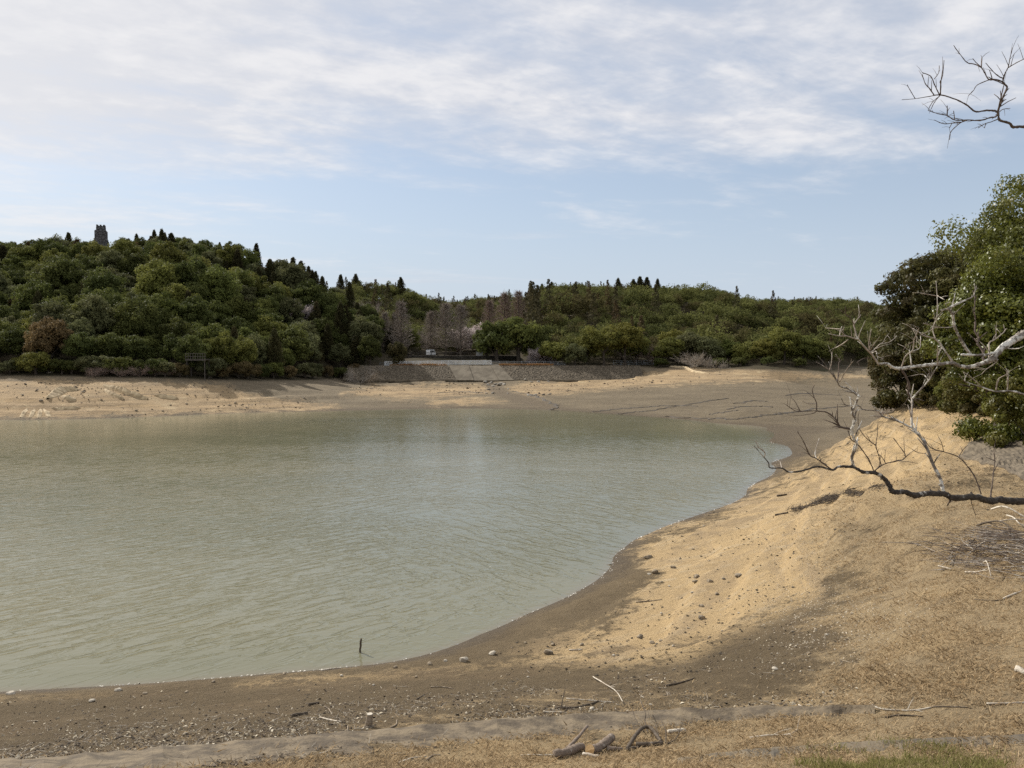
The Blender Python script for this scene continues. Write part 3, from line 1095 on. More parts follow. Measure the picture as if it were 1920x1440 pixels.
for u, D, key, s, tn, hs in [(1040, 236, 'small', 1.5, 'olive', 1.0), (1078, 234, 'small', 1.35, 'grey', 1.0), (1100, 240, 'round', .85, 'olive', .9), (1132, 236, 'open', 1.1, 'olive', 1.0),
                             (1172, 238, 'open', 1.25, 'yellow', .98), (1195, 244, 'round', .85, 'mid', .85), (1165, 250, 'round', 1.0, 'olive', 1.0), (1250, 236, 'round', .95, 'olive', .85),
                             (1285, 240, 'round', 1.05, 'grey', .9), (1262, 250, 'round', 1.0, 'yellow', .95), (1330, 236, 'round', .98, 'grey', .85), (1365, 238, 'round', .85, 'mid', .85), (1400, 232, 'small', 1.4, 'olive', 1.05),
                             (1428, 230, 'round', .9, 'yellow', .8), (1470, 229, 'round', .98, 'olive', .85), (1505, 229, 'round', .92, 'mid', .85), (1540, 232, 'small', 1.3, 'mid', 1.1),
                             (1350, 228, 'small', .8, 'dark', .8), (1385, 226, 'small', .75, 'dark', .8), (1240, 231, 'small', .75, 'dark', .8), (1440, 223, 'small', .7, 'dark', .8), (1500, 222, 'small', .7, 'dark', .8)]:
    tone_w = {'olive': "olive green", 'grey': "grey green", 'mid': "mid green", 'yellow': "yellowish green", 'dark': "dark green"}[tn]
    sh_w = {'round': "rounded tree", 'open': "flat topped open tree", 'small': "bushy low tree"}[key]
    put('shore_tree' if s > .8 else 'shrub', key, u, D, s, tn, tone_w + " " + (sh_w if s > .8 else "shrub"), SH, hs, "tree" if s > .8 else "shrub")
put('bare_shrub', 'barefan', 1302, 223, 1.15, None, "pale leafless shrub with fanned white limbs", SH, .95, "shrub", 0)
put('bare_shrub', 'barefan', 1342, 222, .8, None, "pale leafless shrub with fanned white limbs", SH, .9, "shrub", 1)
put('bare_shrub', 'barefan', 676, 216, 1.15, None, "pale leafless shrub with fanned white limbs", "at the foot of the left hill", .9, "shrub", 1)
put('bare_shrub', 'barefan', 702, 226, .85, None, "pale leafless shrub with fanned white limbs", "at the left end of the dam", .9, "shrub", 0)
put('bare_tree', 'bareround', 1222, 243, .95, REDTWIG, "pinkish leafless tree", SH, .9)
put('bare_tree', 'bareround', 800, 285, 1.2, GREYTWIG, "grey leafless tree", "behind the car park", .9)
put('bare_tree', 'bareround', 690, 330, 1.6, GREYTWIG, "grey leafless tree", "on the saddle beyond the left hill", .9)

# --- undergrowth at the foot of the left hill
rg = random.Random(5)
for i in range(30):
    u = -60 + i * 25 + rg.uniform(-8, 8)
    if 350 < u < 366: continue
    v = np.interp(u, [q[0] for q in VEG], [q[1] for q in VEG]) - rg.uniform(2.0, 4.5)
    p_ = hit(u, v, 100)
    tn = rg.choice(['dark', 'dark', 'mid', 'brown', 'grey'])
    if 30 < u < 80: tn = 'olive'
    placed.append((p_.x, p_.y, 1.6))
    plant('shrub', 'small', p_.x, p_.y, rg.uniform(.55, 1.0), tn, rg.uniform(.8, 1.0),
          {'dark': "dark green shrub", 'mid': "mid green shrub", 'brown': "brown shrub", 'grey': "grey green shrub", 'olive': "olive shrub"}[tn],
          "along the foot of the left hill", "shrub", rg)
for u in (175, 195, 290, 315, 225, 262):
    p_ = hit(u, 707 + rg.uniform(-1.5, 1.5), 100)
    plant('brush', 'bareround', p_.x, p_.y, rg.uniform(.34, .48), REDTWIG, .8, "low leafless brown brush", "on the left bank", "brush", rg)

# --- the woods on the left hill
T_WORD = {'dark': "dark green", 'mid': "mid green", 'olive': "olive green", 'grey': "grey green", 'brown': "brownish", 'russet': "russet", 'yellow': "yellow green",
          'cedar': "blackish green", 'rust': "rusty brown"}
cand = []
for k in range(16000):
    th_ = math.radians(rg.uniform(-35, 12))
    r_ = math.sqrt(rg.uniform(150 ** 2, 335 ** 2))
    cand.append((r_ * math.sin(th_), r_ * math.cos(th_)))
cz = tz([c[0] for c in cand], [c[1] for c in cand])
cu, cvv = project(np.array([c[0] for c in cand]), np.array([c[1] for c in cand]), cz)
vl = np.interp(cu, [q[0] for q in VEG], [q[1] for q in VEG])
order = sorted(range(len(cand)), key=lambda i: cand[i][1] + rg.uniform(0, 30))
nleft = 0
for i in order:
    (x, y), u, v, z = cand[i], float(cu[i]), float(cvv[i]), float(cz[i])
    if v > vl[i] - 2.2 or u > 800 or z < 5 or nleft > 330: continue
    if u > 700 and (y < 268 or y > 335): continue
    if 545 < u < 560 and 243 < y < 250: continue
    low = z < 13
    crest_ = z > 36
    key, s, tn, hs = 'round', rg.uniform(.74, 1.2), rg.choice(['dark', 'dark', 'dark', 'mid', 'mid', 'grey', 'grey', 'olive']), rg.uniform(.85, 1.2)
    name = 'evergreen_tree'
    if low:
        s *= .85
        tn = rg.choice(['dark', 'dark', 'mid', 'mid', 'grey', 'grey', 'olive', 'dark', 'dark', 'brown'])
    if (165 < u < 245 and 9 < z < 17) or (u < 60 and 9 < z < 17): tn = rg.choice(['brown', 'mid', 'dark', 'grey', 'dark'])
    if 40 < u < 95 and z < 12: tn = rg.choice(['brown', 'yellow', 'olive'])
    if crest_ and u < 480: s *= .72
    if crest_ and rg.random() < .10 or (u > 420 and z > 26 and rg.random() < .30) or (u > 580 and rg.random() < .25) or rg.random() < .02:
        key, name, tn, s = 'cedar', 'cedar_tree', ('rust' if z > 30 and rg.random() < .3 else 'cedar'), rg.uniform(.75, 1.05)
    Hh = PROTO[key][0][3] * s * hs
    k_ = top_limit(x, y, z, Hh, rg)
    if k_ < .3: continue
    if k_ < 1:
        s *= max(k_, .55); hs *= k_ / max(k_, .55)
    R = PROTO[key][0][2] * s
    if not free(x, y, R, .69 if key == 'round' else .6): continue
    H = 10 * s
    if not seen(x, y, z + H): continue
    placed.append((x, y, R))
    band = "on the left hill's crest" if crest_ else "high on the left hill" if z > 25 else "halfway up the left hill" if z > 13 else "low on the left hill"
    noun = T_WORD[tn] + (" conical cedar" if key == 'cedar' else " rounded evergreen")
    plant(name, key, x, y, s, tn, hs, noun, band, "tree", rg, z)
    nleft += 1

# --- distant woods that read as one mass (right hill, saddle, far ridges)
def merge_wood(name, pts, protos):
    Vs, Ts = [], []
    for (x, y, z, s, hs, tone, k) in pts:
        v0, t0 = protos[k % len(protos)]
        a = (x * 12.9 + y * 7.7) % 6.28
        ca, sa = math.cos(a), math.sin(a)
        v = v0 * np.array([s, s, s * hs])
        v = np.stack([v[:, 0] * ca - v[:, 1] * sa + x, v[:, 0] * sa + v[:, 1] * ca + y, v[:, 2] + z], 1)
        Vs.append(v)
        Ts.append(np.clip(t0 * .5 + tone, 0, 1.2))
    return np.concatenate(Vs), np.concatenate(Ts)


lo = []
for i in range(6):
    g_ = np.random.default_rng(200 + i)
    c, r = lobes_round(g_, 26, 3.0, 4.6, .3, (.19, .38), -.7)
    lo.append(lobe_leaves(g_, c, r, 64, .34))
loc = []
for i in range(3):
    g_ = np.random.default_rng(220 + i)
    c, r = [], []
    for k in range(18):
        f_ = (k + .5) / 18
        c.append((2.0 * (1 - f_) ** .8 * .7 * math.cos(k * 2.4), 2.0 * (1 - f_) ** .8 * .7 * math.sin(k * 2.4), .8 + 9.4 * f_))
        r.append(2.0 * (.16 + .34 * (1 - f_)))
    loc.append(lobe_leaves(g_, np.array(c), np.array(r), 36, .42, 1.3))
cand = []
for k in range(30000):
    th_ = math.radians(rg.uniform(-35, 35))
    r_ = math.sqrt(rg.uniform(228 ** 2, 540 ** 2))
    cand.append((r_ * math.sin(th_), r_ * math.cos(th_)))
ca_ = np.array(cand)
cz = tz(ca_[:, 0], ca_[:, 1])
cu, cvv = project(ca_[:, 0], ca_[:, 1], cz)
vl = np.interp(cu, [q[0] for q in VEG], [q[1] for q in VEG])
g2 = {}
pl_b, pl_c = [], []


def gridfree(x, y, R):
    i, j = int(x // 8), int(y // 8)
    for a in (-1, 0, 1):
        for b in (-1, 0, 1):
            for (px, py, pr) in g2.get((i + a, j + b), ()):
                if (px - x) ** 2 + (py - y) ** 2 < (.62 * (pr + R)) ** 2: return False
    return True


for q in placed:
    g2.setdefault((int(q[0] // 8), int(q[1] // 8)), []).append((q[0], q[1], q[2] * .9))
for i in sorted(range(len(cand)), key=lambda i: cand[i][1]):
    (x, y), u, v, z = cand[i], float(cu[i]), float(cvv[i]), float(cz[i])
    if v > vl[i] - 3 or z < 7.2 or u < -150 or u > 2000: continue
    if -40 < x < 6 and y < 277: continue
    if u < 720 and y < 345: continue
    if 1245 < u < 1360 and 590 < v < 607: continue
    conif = (y > 330 and rg.random() < (.05 if u < 1000 else .015)) or (980 < u < 1010 and y > 260) or rg.random() < .03
    s = rg.uniform(.8, 1.25) * ((.78 if conif else 1.35) if y > 330 else rg.choice([.9, 1.2, 1.6, 1.9, 2.2]))
    if conif and y < 330: s *= .8
    R = (2.0 if conif else 3.0) * s
    k_ = top_limit(x, y, z, (10.4 if conif else 6.0) * s, rg)
    if k_ < .25: continue
    s *= min(1, k_)
    R = (2.0 if conif else 3.0) * s
    if not gridfree(x, y, R) or not seen(x, y, z + 6 * s + 5): continue
    g2.setdefault((int(x // 8), int(y // 8)), []).append((x, y, R))
    (pl_c if conif else pl_b).append((x, y, z - .2, s, rg.uniform(.85, 1.15), rg.uniform(0, .5) * (1 if not conif else .8), rg.randrange(60)))
Vb, Tb = merge_wood("w", pl_b, lo)
woods = link("distant_woods", foliage_mesh("distant_woods", Vb, Tb, fol_mat("distant_broadleaf", (.074, .084, .028), (.196, .198, .062), .8, .08, .36, 0, (.05, (.085, .062, .030), .7))))
tag(woods, "mixed green evergreen woods covering the right hill and the far ridges", "woods", kind='stuff')
if pl_c:
    Vc, Tc = merge_wood("w", pl_c, loc)
    cw_ = link("distant_cedars", foliage_mesh("distant_cedars", Vc, Tc, fol_mat("distant_cedar", (.046, .045, .021), (.112, .090, .046), .8, .08, .3, 0, (.04, (.110, .066, .036), .6))))
    tag(cw_, "dark pointed cedars standing in plantations on the far ridges", "woods", kind='stuff')
# skyline cedars one can tell apart
for u, v, D, s in [(1158, 522, 344, .72), (1187, 524, 344, .8), (1199, 519, 345, .98), (1212, 520, 346, .95), (1232, 523, 344, .8), (1016, 532, 372, .75), (1034, 528, 365, .8),
                   (752, 520, 404, 1.15), (1700, 556, 455, .9), (133, 436, 292, 1.0), (566, 490, 281, .95), (640, 515, 398, .9), (668, 514, 400, .95)]:
    x, y = at_u(u, D)
    z = tz1(x, y)
    ztop = pD(u, v, D)[2]
    hh = max(4.0, ztop - z)
    k = rg.randrange(4)
    H = PROTO['cedar'][k][3]
    sc = hh / H
    plant('cedar_tree', 'cedar', x, y, max(sc, .5) if sc < 1.4 else 1.4, 'cedar', min(sc / max(sc, .5), 1.2) if sc < 1.4 else sc / 1.4, "dark pointed cedar", "on the skyline of the right hill" if u > 980 else "on the left skyline", "tree", rg, z, k)
print("TREES", len(TREES), nleft, len(pl_b), len(pl_c))

# ------------------------------------------------------------------ big evergreens on the near right bank
def big_tree(name, u, D, h, R, z0, nl, per, leaf, mat, label, seed, stretch=(1, 1), low=-.7, lr=(.2, .32), squash=.8, cat="tree", trunk_r=.28, jit=.8):
    x, y = at_u(u, D)
    z = tz1(x, y)
    g_ = np.random.default_rng(seed)
    c, r = lobes_round(g_, nl, R, h - z0, z0, lr, low, stretch)
    k_ = 12 if cat == 'shrub' else 8      # skirt of foliage down to the ground
    an = g_.uniform(0, 6.28, k_)
    kr = .72 if cat == 'shrub' else .40
    rs = g_.uniform(.18, .28, k_) * R
    c = np.concatenate([c, np.stack([np.cos(an) * R * kr * stretch[0], np.sin(an) * R * kr, z0 * .5 + rs * .6], 1)])
    r = np.concatenate([r, rs])
    Vq, tn = lobe_leaves(g_, c, r, per, leaf, squash, jit)
    e = empty(name, (x, y, z - .1))
    link("crown", foliage_mesh("crown", Vq, tn, MAT[mat]), None, e)
    rg_ = random.Random(seed)
    link("trunk", trunk_mesh(seed, z0 + (h - z0) * .75, trunk_r, .03, 9, R * .6), None, e)
    tag(e, label, cat)
    return e


big_tree('evergreen_tree', 1772, 66, 12.0, 4.9, 1.0, 105, 420, .26, 'glossydark', "dark layered evergreen tree leaning over the tip of the sand spur", 301, (1.0, 1.0), -.8, (.17, .27), .6, jit=.6)
big_tree('evergreen_tree', 1852, 62, 13.0, 4.2, 1.0, 80, 420, .26, 'glossydark', "dark evergreen tree squeezed between the spur tree and the glossy bright tree", 302, (1, 1), -.8, (.2, .3), .7)
big_tree('evergreen_tree', 1878, 42, 10.2, 3.2, .3, 130, 480, .165, 'glossy', "bright glossy leaved evergreen tree above the sloping concrete bank", 303, (1, 1.1), -.9, (.15, .32), .8)
big_tree('evergreen_tree', 1970, 47, 15.0, 4.6, 1.0, 120, 480, .185, 'glossy', "tallest evergreen tree on the right bank, cut by the photo edge", 304, (1, 1), -.8, (.2, .32), .8)
big_tree('evergreen_tree', 2060, 38, 11.5, 4.0, 1.2, 60, 420, .2, 'glossy', "evergreen tree just outside the right edge", 305, (1, 1), -.8) if False else None
big_tree('shrub', 1690, 63.5, 5.2, 2.3, .2, 40, 300, .2, 'glossydark', "dark bushy shrub overhanging the mud behind the sand spur", 306, (1.25, 1), -.8, cat="shrub", trunk_r=.1)
big_tree('shrub', 1752, 60.0, 3.1, 1.7, .1, 26, 300, .18, 'glossydark', "low dark shrub at the foot of the layered spur tree", 307, (1.2, 1), -.8, cat="shrub", trunk_r=.1)
big_tree('shrub', 1822, 55.5, 2.4, 1.9, .1, 26, 300, .18, 'olive', "scrubby olive brown shrub beside the dry top of the spur", 308, (1.2, 1), -.8, cat="shrub", trunk_r=.08)
big_tree('shrub', 1893, 50, 3.2, 1.7, .1, 30, 320, .15, 'glossydark', "dark leafy shrub at the top of the sandy slope", 309, (1.2, 1), -.8, cat="shrub", trunk_r=.08)
big_tree('shrub', 1912, 42.0, 3.2, 1.4, .1, 44, 380, .14, 'glossy', "glossy shrub under the bright evergreen, left of the shrub on the concrete bank", 311, (1.15, 1), -.9, cat="shrub", trunk_r=.08)
big_tree('shrub', 1930, 39.0, 4.0, 1.7, .1, 44, 380, .14, 'glossy', "bright glossy shrub spilling onto the sloping concrete bank", 310, (1.15, 1), -.9, cat="shrub", trunk_r=.08)
big_tree('shrub', 1722, 61.5, 6.2, 2.6, .1, 46, 320, .2, 'glossydark', "tall dark shrub filling the gap under the layered spur tree", 312, (1.2, 1), -.9, cat="shrub", trunk_r=.1)
big_tree('shrub', 1790, 58.5, 5.6, 2.6, .1, 46, 320, .2, 'glossydark', "dark shrub between the spur tree and the olive brown scrub", 313, (1.2, 1), -.9, cat="shrub", trunk_r=.1)
big_tree('shrub', 1842, 52.5, 5.2, 2.3, .1, 46, 340, .18, 'glossydark', "dark shrub behind the bright evergreen at the top of the sand", 314, (1.1, 1), -.9, cat="shrub", trunk_r=.1)
for i, (u, D, s) in enumerate([(1700, 76, .8), (1745, 82, .9), (1795, 74, .85), (1840, 70, .8), (1900, 64, .8)]):
    x, y = at_u(u, D)
    plant('bare_shrub', 'bareround', x, y, s * .62, GREYTWIG if i % 2 else REDTWIG, .8, "thin leafless grey scrub" if i % 2 else "thin leafless rusty scrub", "under the dark spur tree", "shrub", rg)

# ------------------------------------------------------------------ masonry and concrete
def stone_mat(name, c0, c1, c2, scale, gap=.05):
    t = NT(name)
    p = t.pos()
    v = t.n('ShaderNodeTexVoronoi', feature='F1')
    t.l(p, v.inputs['Vector'])
    v.inputs['Scale'].default_value = scale
    e = t.voro(p, scale, 'DISTANCE_TO_EDGE')
    sp = t.n('ShaderNodeSeparateXYZ')
    t.l(v.outputs['Color'], sp.inputs[0])
    c = t.mix(sp.outputs[0], c0, c1)
    c = t.mix(t.mr(t.noise(p, .35, 5, .6), .42, .62, 0, .6), c, c2)
    c = t.mix(t.mr(e, 0, gap, 1, 0), c, (.05, .042, .032))
    return t.out(c, .9, t.bump(t.mr(e, 0, gap * 3), 1.0, .25), .2)


CONC = mat_simple("weathered_concrete", (.175, .146, .104), .28, .5, .9, .4, .03, (.125, .102, .070))
DARKC = mat_simple("dark_mossy_concrete", (.085, .072, .055), .35, 2.2, .92, .6, .04, (.17, .135, .09))
CONCD = mat_simple("silted_concrete", (.165, .128, .082), .30, 2.6, .92, .8, .05, (.088, .068, .046), .49)
RUBBLE = stone_mat("rubble_revetment", (.115, .092, .064), (.265, .215, .150), (.15, .12, .082), 3.0)
TOWERM = stone_mat("grey_tower_stone", (.115, .112, .110), (.185, .18, .176), (.135, .13, .125), .9, .04)
DARKWALL = stone_mat("dark_retaining_stone", (.045, .04, .032), (.085, .075, .06), (.05, .042, .03), 1.4)


def dam_pt(x, f, off=0.0):
    y = DAM_Y0 + (DAM_Y1 - DAM_Y0) * f
    z = DAM_Z0 + (DAM_Z1 - DAM_Z0) * f
    return (x, y - off * .43, z + off * .9)


def dam_panel(name, b0, b1, t0, t1, mat, off, nx, ny, rough=0.0, thick=.5, parent=None):
    mb = MB()
    g_ = random.Random(7)
    for j in range(ny + 1):
        f = j / ny
        for i in range(nx + 1):
            k = i / nx
            x = (b0 * (1 - k) + b1 * k) * (1 - f) + (t0 * (1 - k) + t1 * k) * f
            mb.v.append(dam_pt(x, f, off + (g_.uniform(-1, 1) * rough if 0 < i < nx and 0 < j < ny else 0)))
    top = len(mb.v)
    for (k, f) in ((0, 0), (1, 0), (1, 1), (0, 1)):
        x = (b0 * (1 - k) + b1 * k) * (1 - f) + (t0 * (1 - k) + t1 * k) * f
        mb.v.append(dam_pt(x, f, off - thick))
    W_ = nx + 1
    for j in range(ny):
        for i in range(nx):
            a = j * W_ + i
            mb.f.append((a, a + 1, a + 1 + W_, a + W_))
    mb.f.append((top, top + 3, top + 2, top + 1))
    mb.f.append(tuple(range(0, nx + 1))[::-1] + (top, top + 1))
    mb.f.append(tuple(ny * W_ + i for i in range(nx + 1)) + (top + 2, top + 3))
    mb.f.append(tuple(j * W_ for j in range(ny + 1)) + (top + 3, top))
    mb.f.append(tuple(j * W_ + nx for j in range(ny + 1))[::-1] + (top + 1, top + 2))
    return mb.obj(name, mat, parent)


rl = dam_panel('stone_revetment', -45.5, -14.9, -45.5, -17.6, RUBBLE, .12, 110, 30, .07)
tag(rl, "rubble stone revetment facing the dam left of the spillway", "revetment", "stone revetments on the dam face")
rr2 = dam_panel('stone_revetment', .55, 35.5, -3.4, 35.5, RUBBLE, .12, 120, 30, .07)
tag(rr2, "rubble stone revetment facing the dam right of the spillway", "revetment", "stone revetments on the dam face")
sp = empty('spillway', (0, 0, 0))
tag(sp, "smooth concrete spillway apron in the middle of the stone dam", "spillway")
dam_panel('apron', -10.2, -3.5, -12.0, -5.9, CONC, .05, 20, 14, .01, .5, sp)
dam_panel('wing_slab', -14.8, -10.25, -17.5, -12.05, CONC, .2, 10, 14, .01, .5, sp)
dam_panel('wing_slab', -3.45, .45, -5.85, -3.5, CONC, .2, 10, 14, .01, .5, sp)
for x0, x1, lab in ((-40, -14.6, "long low concrete toe kerb under the left stone revetment"), (.6, 22, "long low concrete toe kerb under the right stone revetment")):
    mb = MB()
    n_ = 24
    for i in range(n_):
        a, b_ = x0 + (x1 - x0) * i / n_, x0 + (x1 - x0) * (i + 1) / n_
        mb.box(((a + b_) / 2, DAM_Y0 - .45 + .05 * math.sin(i * 2.1), DAM_Z0 + .02 + .04 * math.sin(i * 1.3)), ((b_ - a) * .985, .6, .55))
    tag(mb.obj('toe_kerb', CONC), lab, "kerb")
fb = empty('footbridge', (-11.0, 231.0, 6.7))
tag(fb, "thin concrete footbridge slab over the spillway mouth under the white railing", "footbridge")
mb = MB(); mb.box((0, 0, .45), (11.5, 1.8, .22)); mb.obj('deck', CONC, fb)
for i in range(5):
    mb = MB(); mb.box((-5.2 + 2.6 * i, 0, -.05), (.35, 1.5, .78)); mb.obj('pier', CONCD, fb)

WHITE = mat_simple("white_painted_metal", (.74, .75, .74), .08, 3, .5, .05, .005)
GREYM = mat_simple("galvanised_grey_metal", (.40, .41, .41), .15, 3, .5, .05, .005)
DARKW = mat_simple("dark_stained_wood", (.055, .045, .036), .3, 3, .85, .2, .01)


def fence(name, pts, step, h, mat, label, cat, balus=0, rails=(0.08, .96), pr=.05, rr_=.03, bal_r=.016, zoff=0.0):
    """posts and panels along a polyline of (x, y, z)"""
    P_ = [Vector(p) for p in pts]
    L = sum((P_[i + 1] - P_[i]).length for i in range(len(P_) - 1))
    n_ = max(1, round(L / step))
    stops = []
    for k in range(n_ + 1):
        s = L * k / n_
        for i in range(len(P_) - 1):
            l_ = (P_[i + 1] - P_[i]).length
            if s <= l_ + 1e-6:
                stops.append(P_[i].lerp(P_[i + 1], min(1, s / l_)))
                break
            s -= l_
    e = empty(name, stops[0])
    tag(e, label, cat)
    o = stops[0]
    for q in stops:
        mb = MB(); q = q - o
        mb.box((q.x, q.y, q.z + h / 2 - .1 + zoff), (pr * 2, pr * 2, h + .25))
        mb.obj('post', mat, e)
    for a, b_ in zip(stops[:-1], stops[1:]):
        mb = MB(); a = a - o; b_ = b_ - o
        dv = (b_ - a).normalized()
        a2, b2 = a + dv * (pr + .004), b_ - dv * (pr + .004)
        up = Vector((0, 0, 1))
        for r_ in rails:
            mb.tube([a2 + up * (h * r_ + zoff), b2 + up * (h * r_ + zoff)], [rr_, rr_], 6)
        for k in range(balus):
            c = a2.lerp(b2, (k + .5) / balus)
            mb.tube([c + up * (h * rails[0] + zoff), c + up * (h * rails[-1] + zoff)], [bal_r, bal_r], 4)
        mb.obj('rail_panel', mat, e)
    return e


def gp(u, D, dz=0.0):
    x, y = at_u(u, D)
    return (x, y, tz1(x, y) + dz)


fence('railing', [(-35.5, 231.2, 6.95), (-17.2, 231.2, 7.25), (-5.8, 231.2, 7.25)], 2.0, 1.15, WHITE, "white balustered railing along the dam crest above the spillway", "railing", 14, (.07, .97), .075, .05, .03)
fence('guard_fence', [(-5.6, 231.6, 7.2), (6, 232, 7.1), (15, 234, 7.0)], 2.0, 1.0, GREYM, "thin grey guard fence above the strip of orange dry grass", "fence", 6, (.1, .5, .96), .04, .03, .015)
fence('guard_fence', [gp(1150, 242), gp(1195, 243), gp(1250, 244)], 2.2, 1.25, GREYM, "grey guard fence half hidden behind shoreline trees right of the dam", "fence", 7, (.1, .5, .96), .05, .04, .02)
fence('guard_fence', [gp(712, 240), gp(735, 236), (-35.6, 231.4, 6.95)], 2.0, 1.0, GREYM, "short grey guard fence where the dam meets the left hill", "fence", 6, (.1, .5, .96), .04, .03, .015)
CPZ = 9.7
mb = MB()
g_ = random.Random(3)
for i in range(19):
    mb.box((-36.5 + 2.04 * i, 251.0 + .04 * g_.uniform(-1, 1), 8.25), (2.03, .8, 2.8 + .05 * g_.uniform(-1, 1)))
tag(mb.obj('retaining_wall', DARKWALL), "long dark stone retaining wall between the dam crest and the car park", "retaining wall")
mb = MB()
mb.box((-17.8, 262.5, CPZ - .12), (40, 22, .2))
mb.obj('car_park', mat_simple("car_park_gravel", (.24, .21, .17), .25, 1.2, .95, .4, .02))['kind'] = 'structure'
fence('wooden_fence', [(-34.5, 251.4, CPZ), (-12.5, 251.4, CPZ)], 2.0, 1.05, DARKW, "dark wooden post and rail fence along the car park edge", "fence", 0, (.5, .92), .09, .06)
ge = empty('slatted_gate', (-9.9, 251.8, CPZ - .1))
tag(ge, "pale grey slatted gate panel beside the bushy green trees", "gate")
for i in range(2):
    mb = MB(); mb.box((-.95 + 1.9 * i, 0, .62), (.12, .12, 1.35)); mb.obj('post', GREYM, ge)
mb = MB()
for i in range(8):
    mb.box((-.75 + .214 * i, 0, .66), (.15, .04, 1.1))
mb.obj('slat_panel', GREYM, ge)

# ------------------------------------------------------------------ parked van
GLASS = NT("dark_car_glass").out((.03, .035, .04), .08, None, .6)
RUBBER = NT("black_rubber").out((.02, .02, .02), .8, None, .3)
PAINT = mat_simple("white_car_paint", (.76, .77, .76), .04, 2, .3, 0, .001)
LAMP = NT("clear_headlight").out((.6, .6, .58), .15, None, .6)
van = empty('parked_van', (at_u(808, 262)[0], 262, CPZ - .02), math.radians(62))
tag(van, "small white van parked in front of the leafless conifers", "van")
bmv = MB()
prof = [(-1.65, .30), (1.65, .30), (1.70, .75), (1.52, 1.02), (1.02, 1.75), (.7, 1.86), (-1.5, 1.86), (-1.66, 1.5)]
sec = []
for (yy, k) in ((-.72, .97), (-.70, 1), (.70, 1), (.72, .97)):
    sec.append([(px * (1 if abs(yy) < .71 else .985), yy, .3 + (pz_ - .3) * k) for px, pz_ in prof])
for s_ in sec: bmv.v += s_
m_ = len(prof)
for a in range(3):
    for k in range(m_):
        bmv.f.append((a * m_ + k, a * m_ + (k + 1) % m_, (a + 1) * m_ + (k + 1) % m_, (a + 1) * m_ + k))
bmv.f.append(tuple(range(m_))[::-1]); bmv.f.append(tuple(range(3 * m_, 4 * m_)))
bmv.obj('body', PAINT, van)
mb = MB(); mb.add([(1.515, -.6, 1.06), (1.515, .6, 1.06), (1.055, .56, 1.73), (1.055, -.56, 1.73)], [(0, 1, 2, 3)]); mb.obj('windscreen', GLASS, van)
mb = MB(); mb.add([(-1.64, -.58, 1.15), (-1.64, .58, 1.15), (-1.59, .56, 1.72), (-1.59, -.56, 1.72)], [(3, 2, 1, 0)]); mb.obj('rear_window', GLASS, van)
for sy in (-1, 1):
    for x0, x1, xt in ((.35, 1.25, .9), (-.62, .25, .25), (-1.5, -.72, -.72)):
        mb = MB(); q = [(x0, sy * .73, 1.08), (x1, sy * .73, 1.08), (xt, sy * .725, 1.68), (x0, sy * .725, 1.68)]
        mb.add(q, [(0, 1, 2, 3)]); mb.obj('side_window', GLASS, van)
    mb = MB(); mb.box((1.68, sy * .5, .82), (.08, .3, .17)); mb.obj('headlight', LAMP, van)
    for xx in (-1.1, 1.1):
        mb = MB(); mb.tube([(xx, sy * .74, .28), (xx, sy * .56, .28)], [.28, .28], 18)
        wh = mb.obj('wheel', RUBBER, van)
        mb = MB(); mb.tube([(xx, sy * .75, .28), (xx, sy * .72, .28)], [.16, .16], 12); mb.obj('rim', GREYM, wh)

# ------------------------------------------------------------------ stone tower on the hill
tx, ty = at_u(194, 318)
tzb = tz1(tx, ty)
ztop = pD(194, 423, 318)[2]
tw = empty('stone_tower', (tx, ty, tzb - .5), .35)
tag(tw, "weathered grey stepped stone tower rising from the treetops of the left hill", "tower")
Ht = ztop - tzb + .5
pxm = 318 / FPX


def tier(nm, z0, z1, w0, w1, ribs, mat=TOWERM):
    mb = MB()
    h0, h1 = w0 / 2, w1 / 2
    mb.add([(-h0, -h0, z0), (h0, -h0, z0), (h0, h0, z0), (-h0, h0, z0), (-h1, -h1, z1), (h1, -h1, z1), (h1, h1, z1), (-h1, h1, z1)],
           [(3, 2, 1, 0), (4, 5, 6, 7), (0, 1, 5, 4), (1, 2, 6, 5), (2, 3, 7, 6), (3, 0, 4, 7)])
    for k in range(ribs):
        c = (-.5 + (k + .5) / ribs) * w0 * .92
        for ax in range(4):
            a = ax * PI / 2
            for (zz, ww) in ((z0 + (z1 - z0) * .48, .34),):
                x_, y_ = c * .93, -(h0 + h1) / 2 - .03
                mb.box((x_ * math.cos(a) - y_ * math.sin(a), x_ * math.sin(a) + y_ * math.cos(a), zz), (ww, .22, (z1 - z0) * (.93 if k % 2 else .8)), a)
    return mb.obj(nm, mat, tw)


zA, zB = Ht - 9.5 * pxm * 1.0, Ht - 25 * pxm
tier('base_tier', 0, zB, 5.1, 4.5, 4)
tier('middle_tier', zB, zA, 4.2, 3.8, 4)
tier('top_tier', zA, Ht - .35, 3.0, 2.85, 3)
mb = MB()
for ax in range(4):
    a = ax * PI / 2
    for c in (-1.15, 1.15) if ax % 2 else (-1.15, 0, 1.15):
        x_, y_ = c, -1.25
        mb.box((x_ * math.cos(a) - y_ * math.sin(a), x_ * math.sin(a) + y_ * math.cos(a), Ht - .1), (.62, .5, .5), a)
mb.obj('battlement', TOWERM, tw)

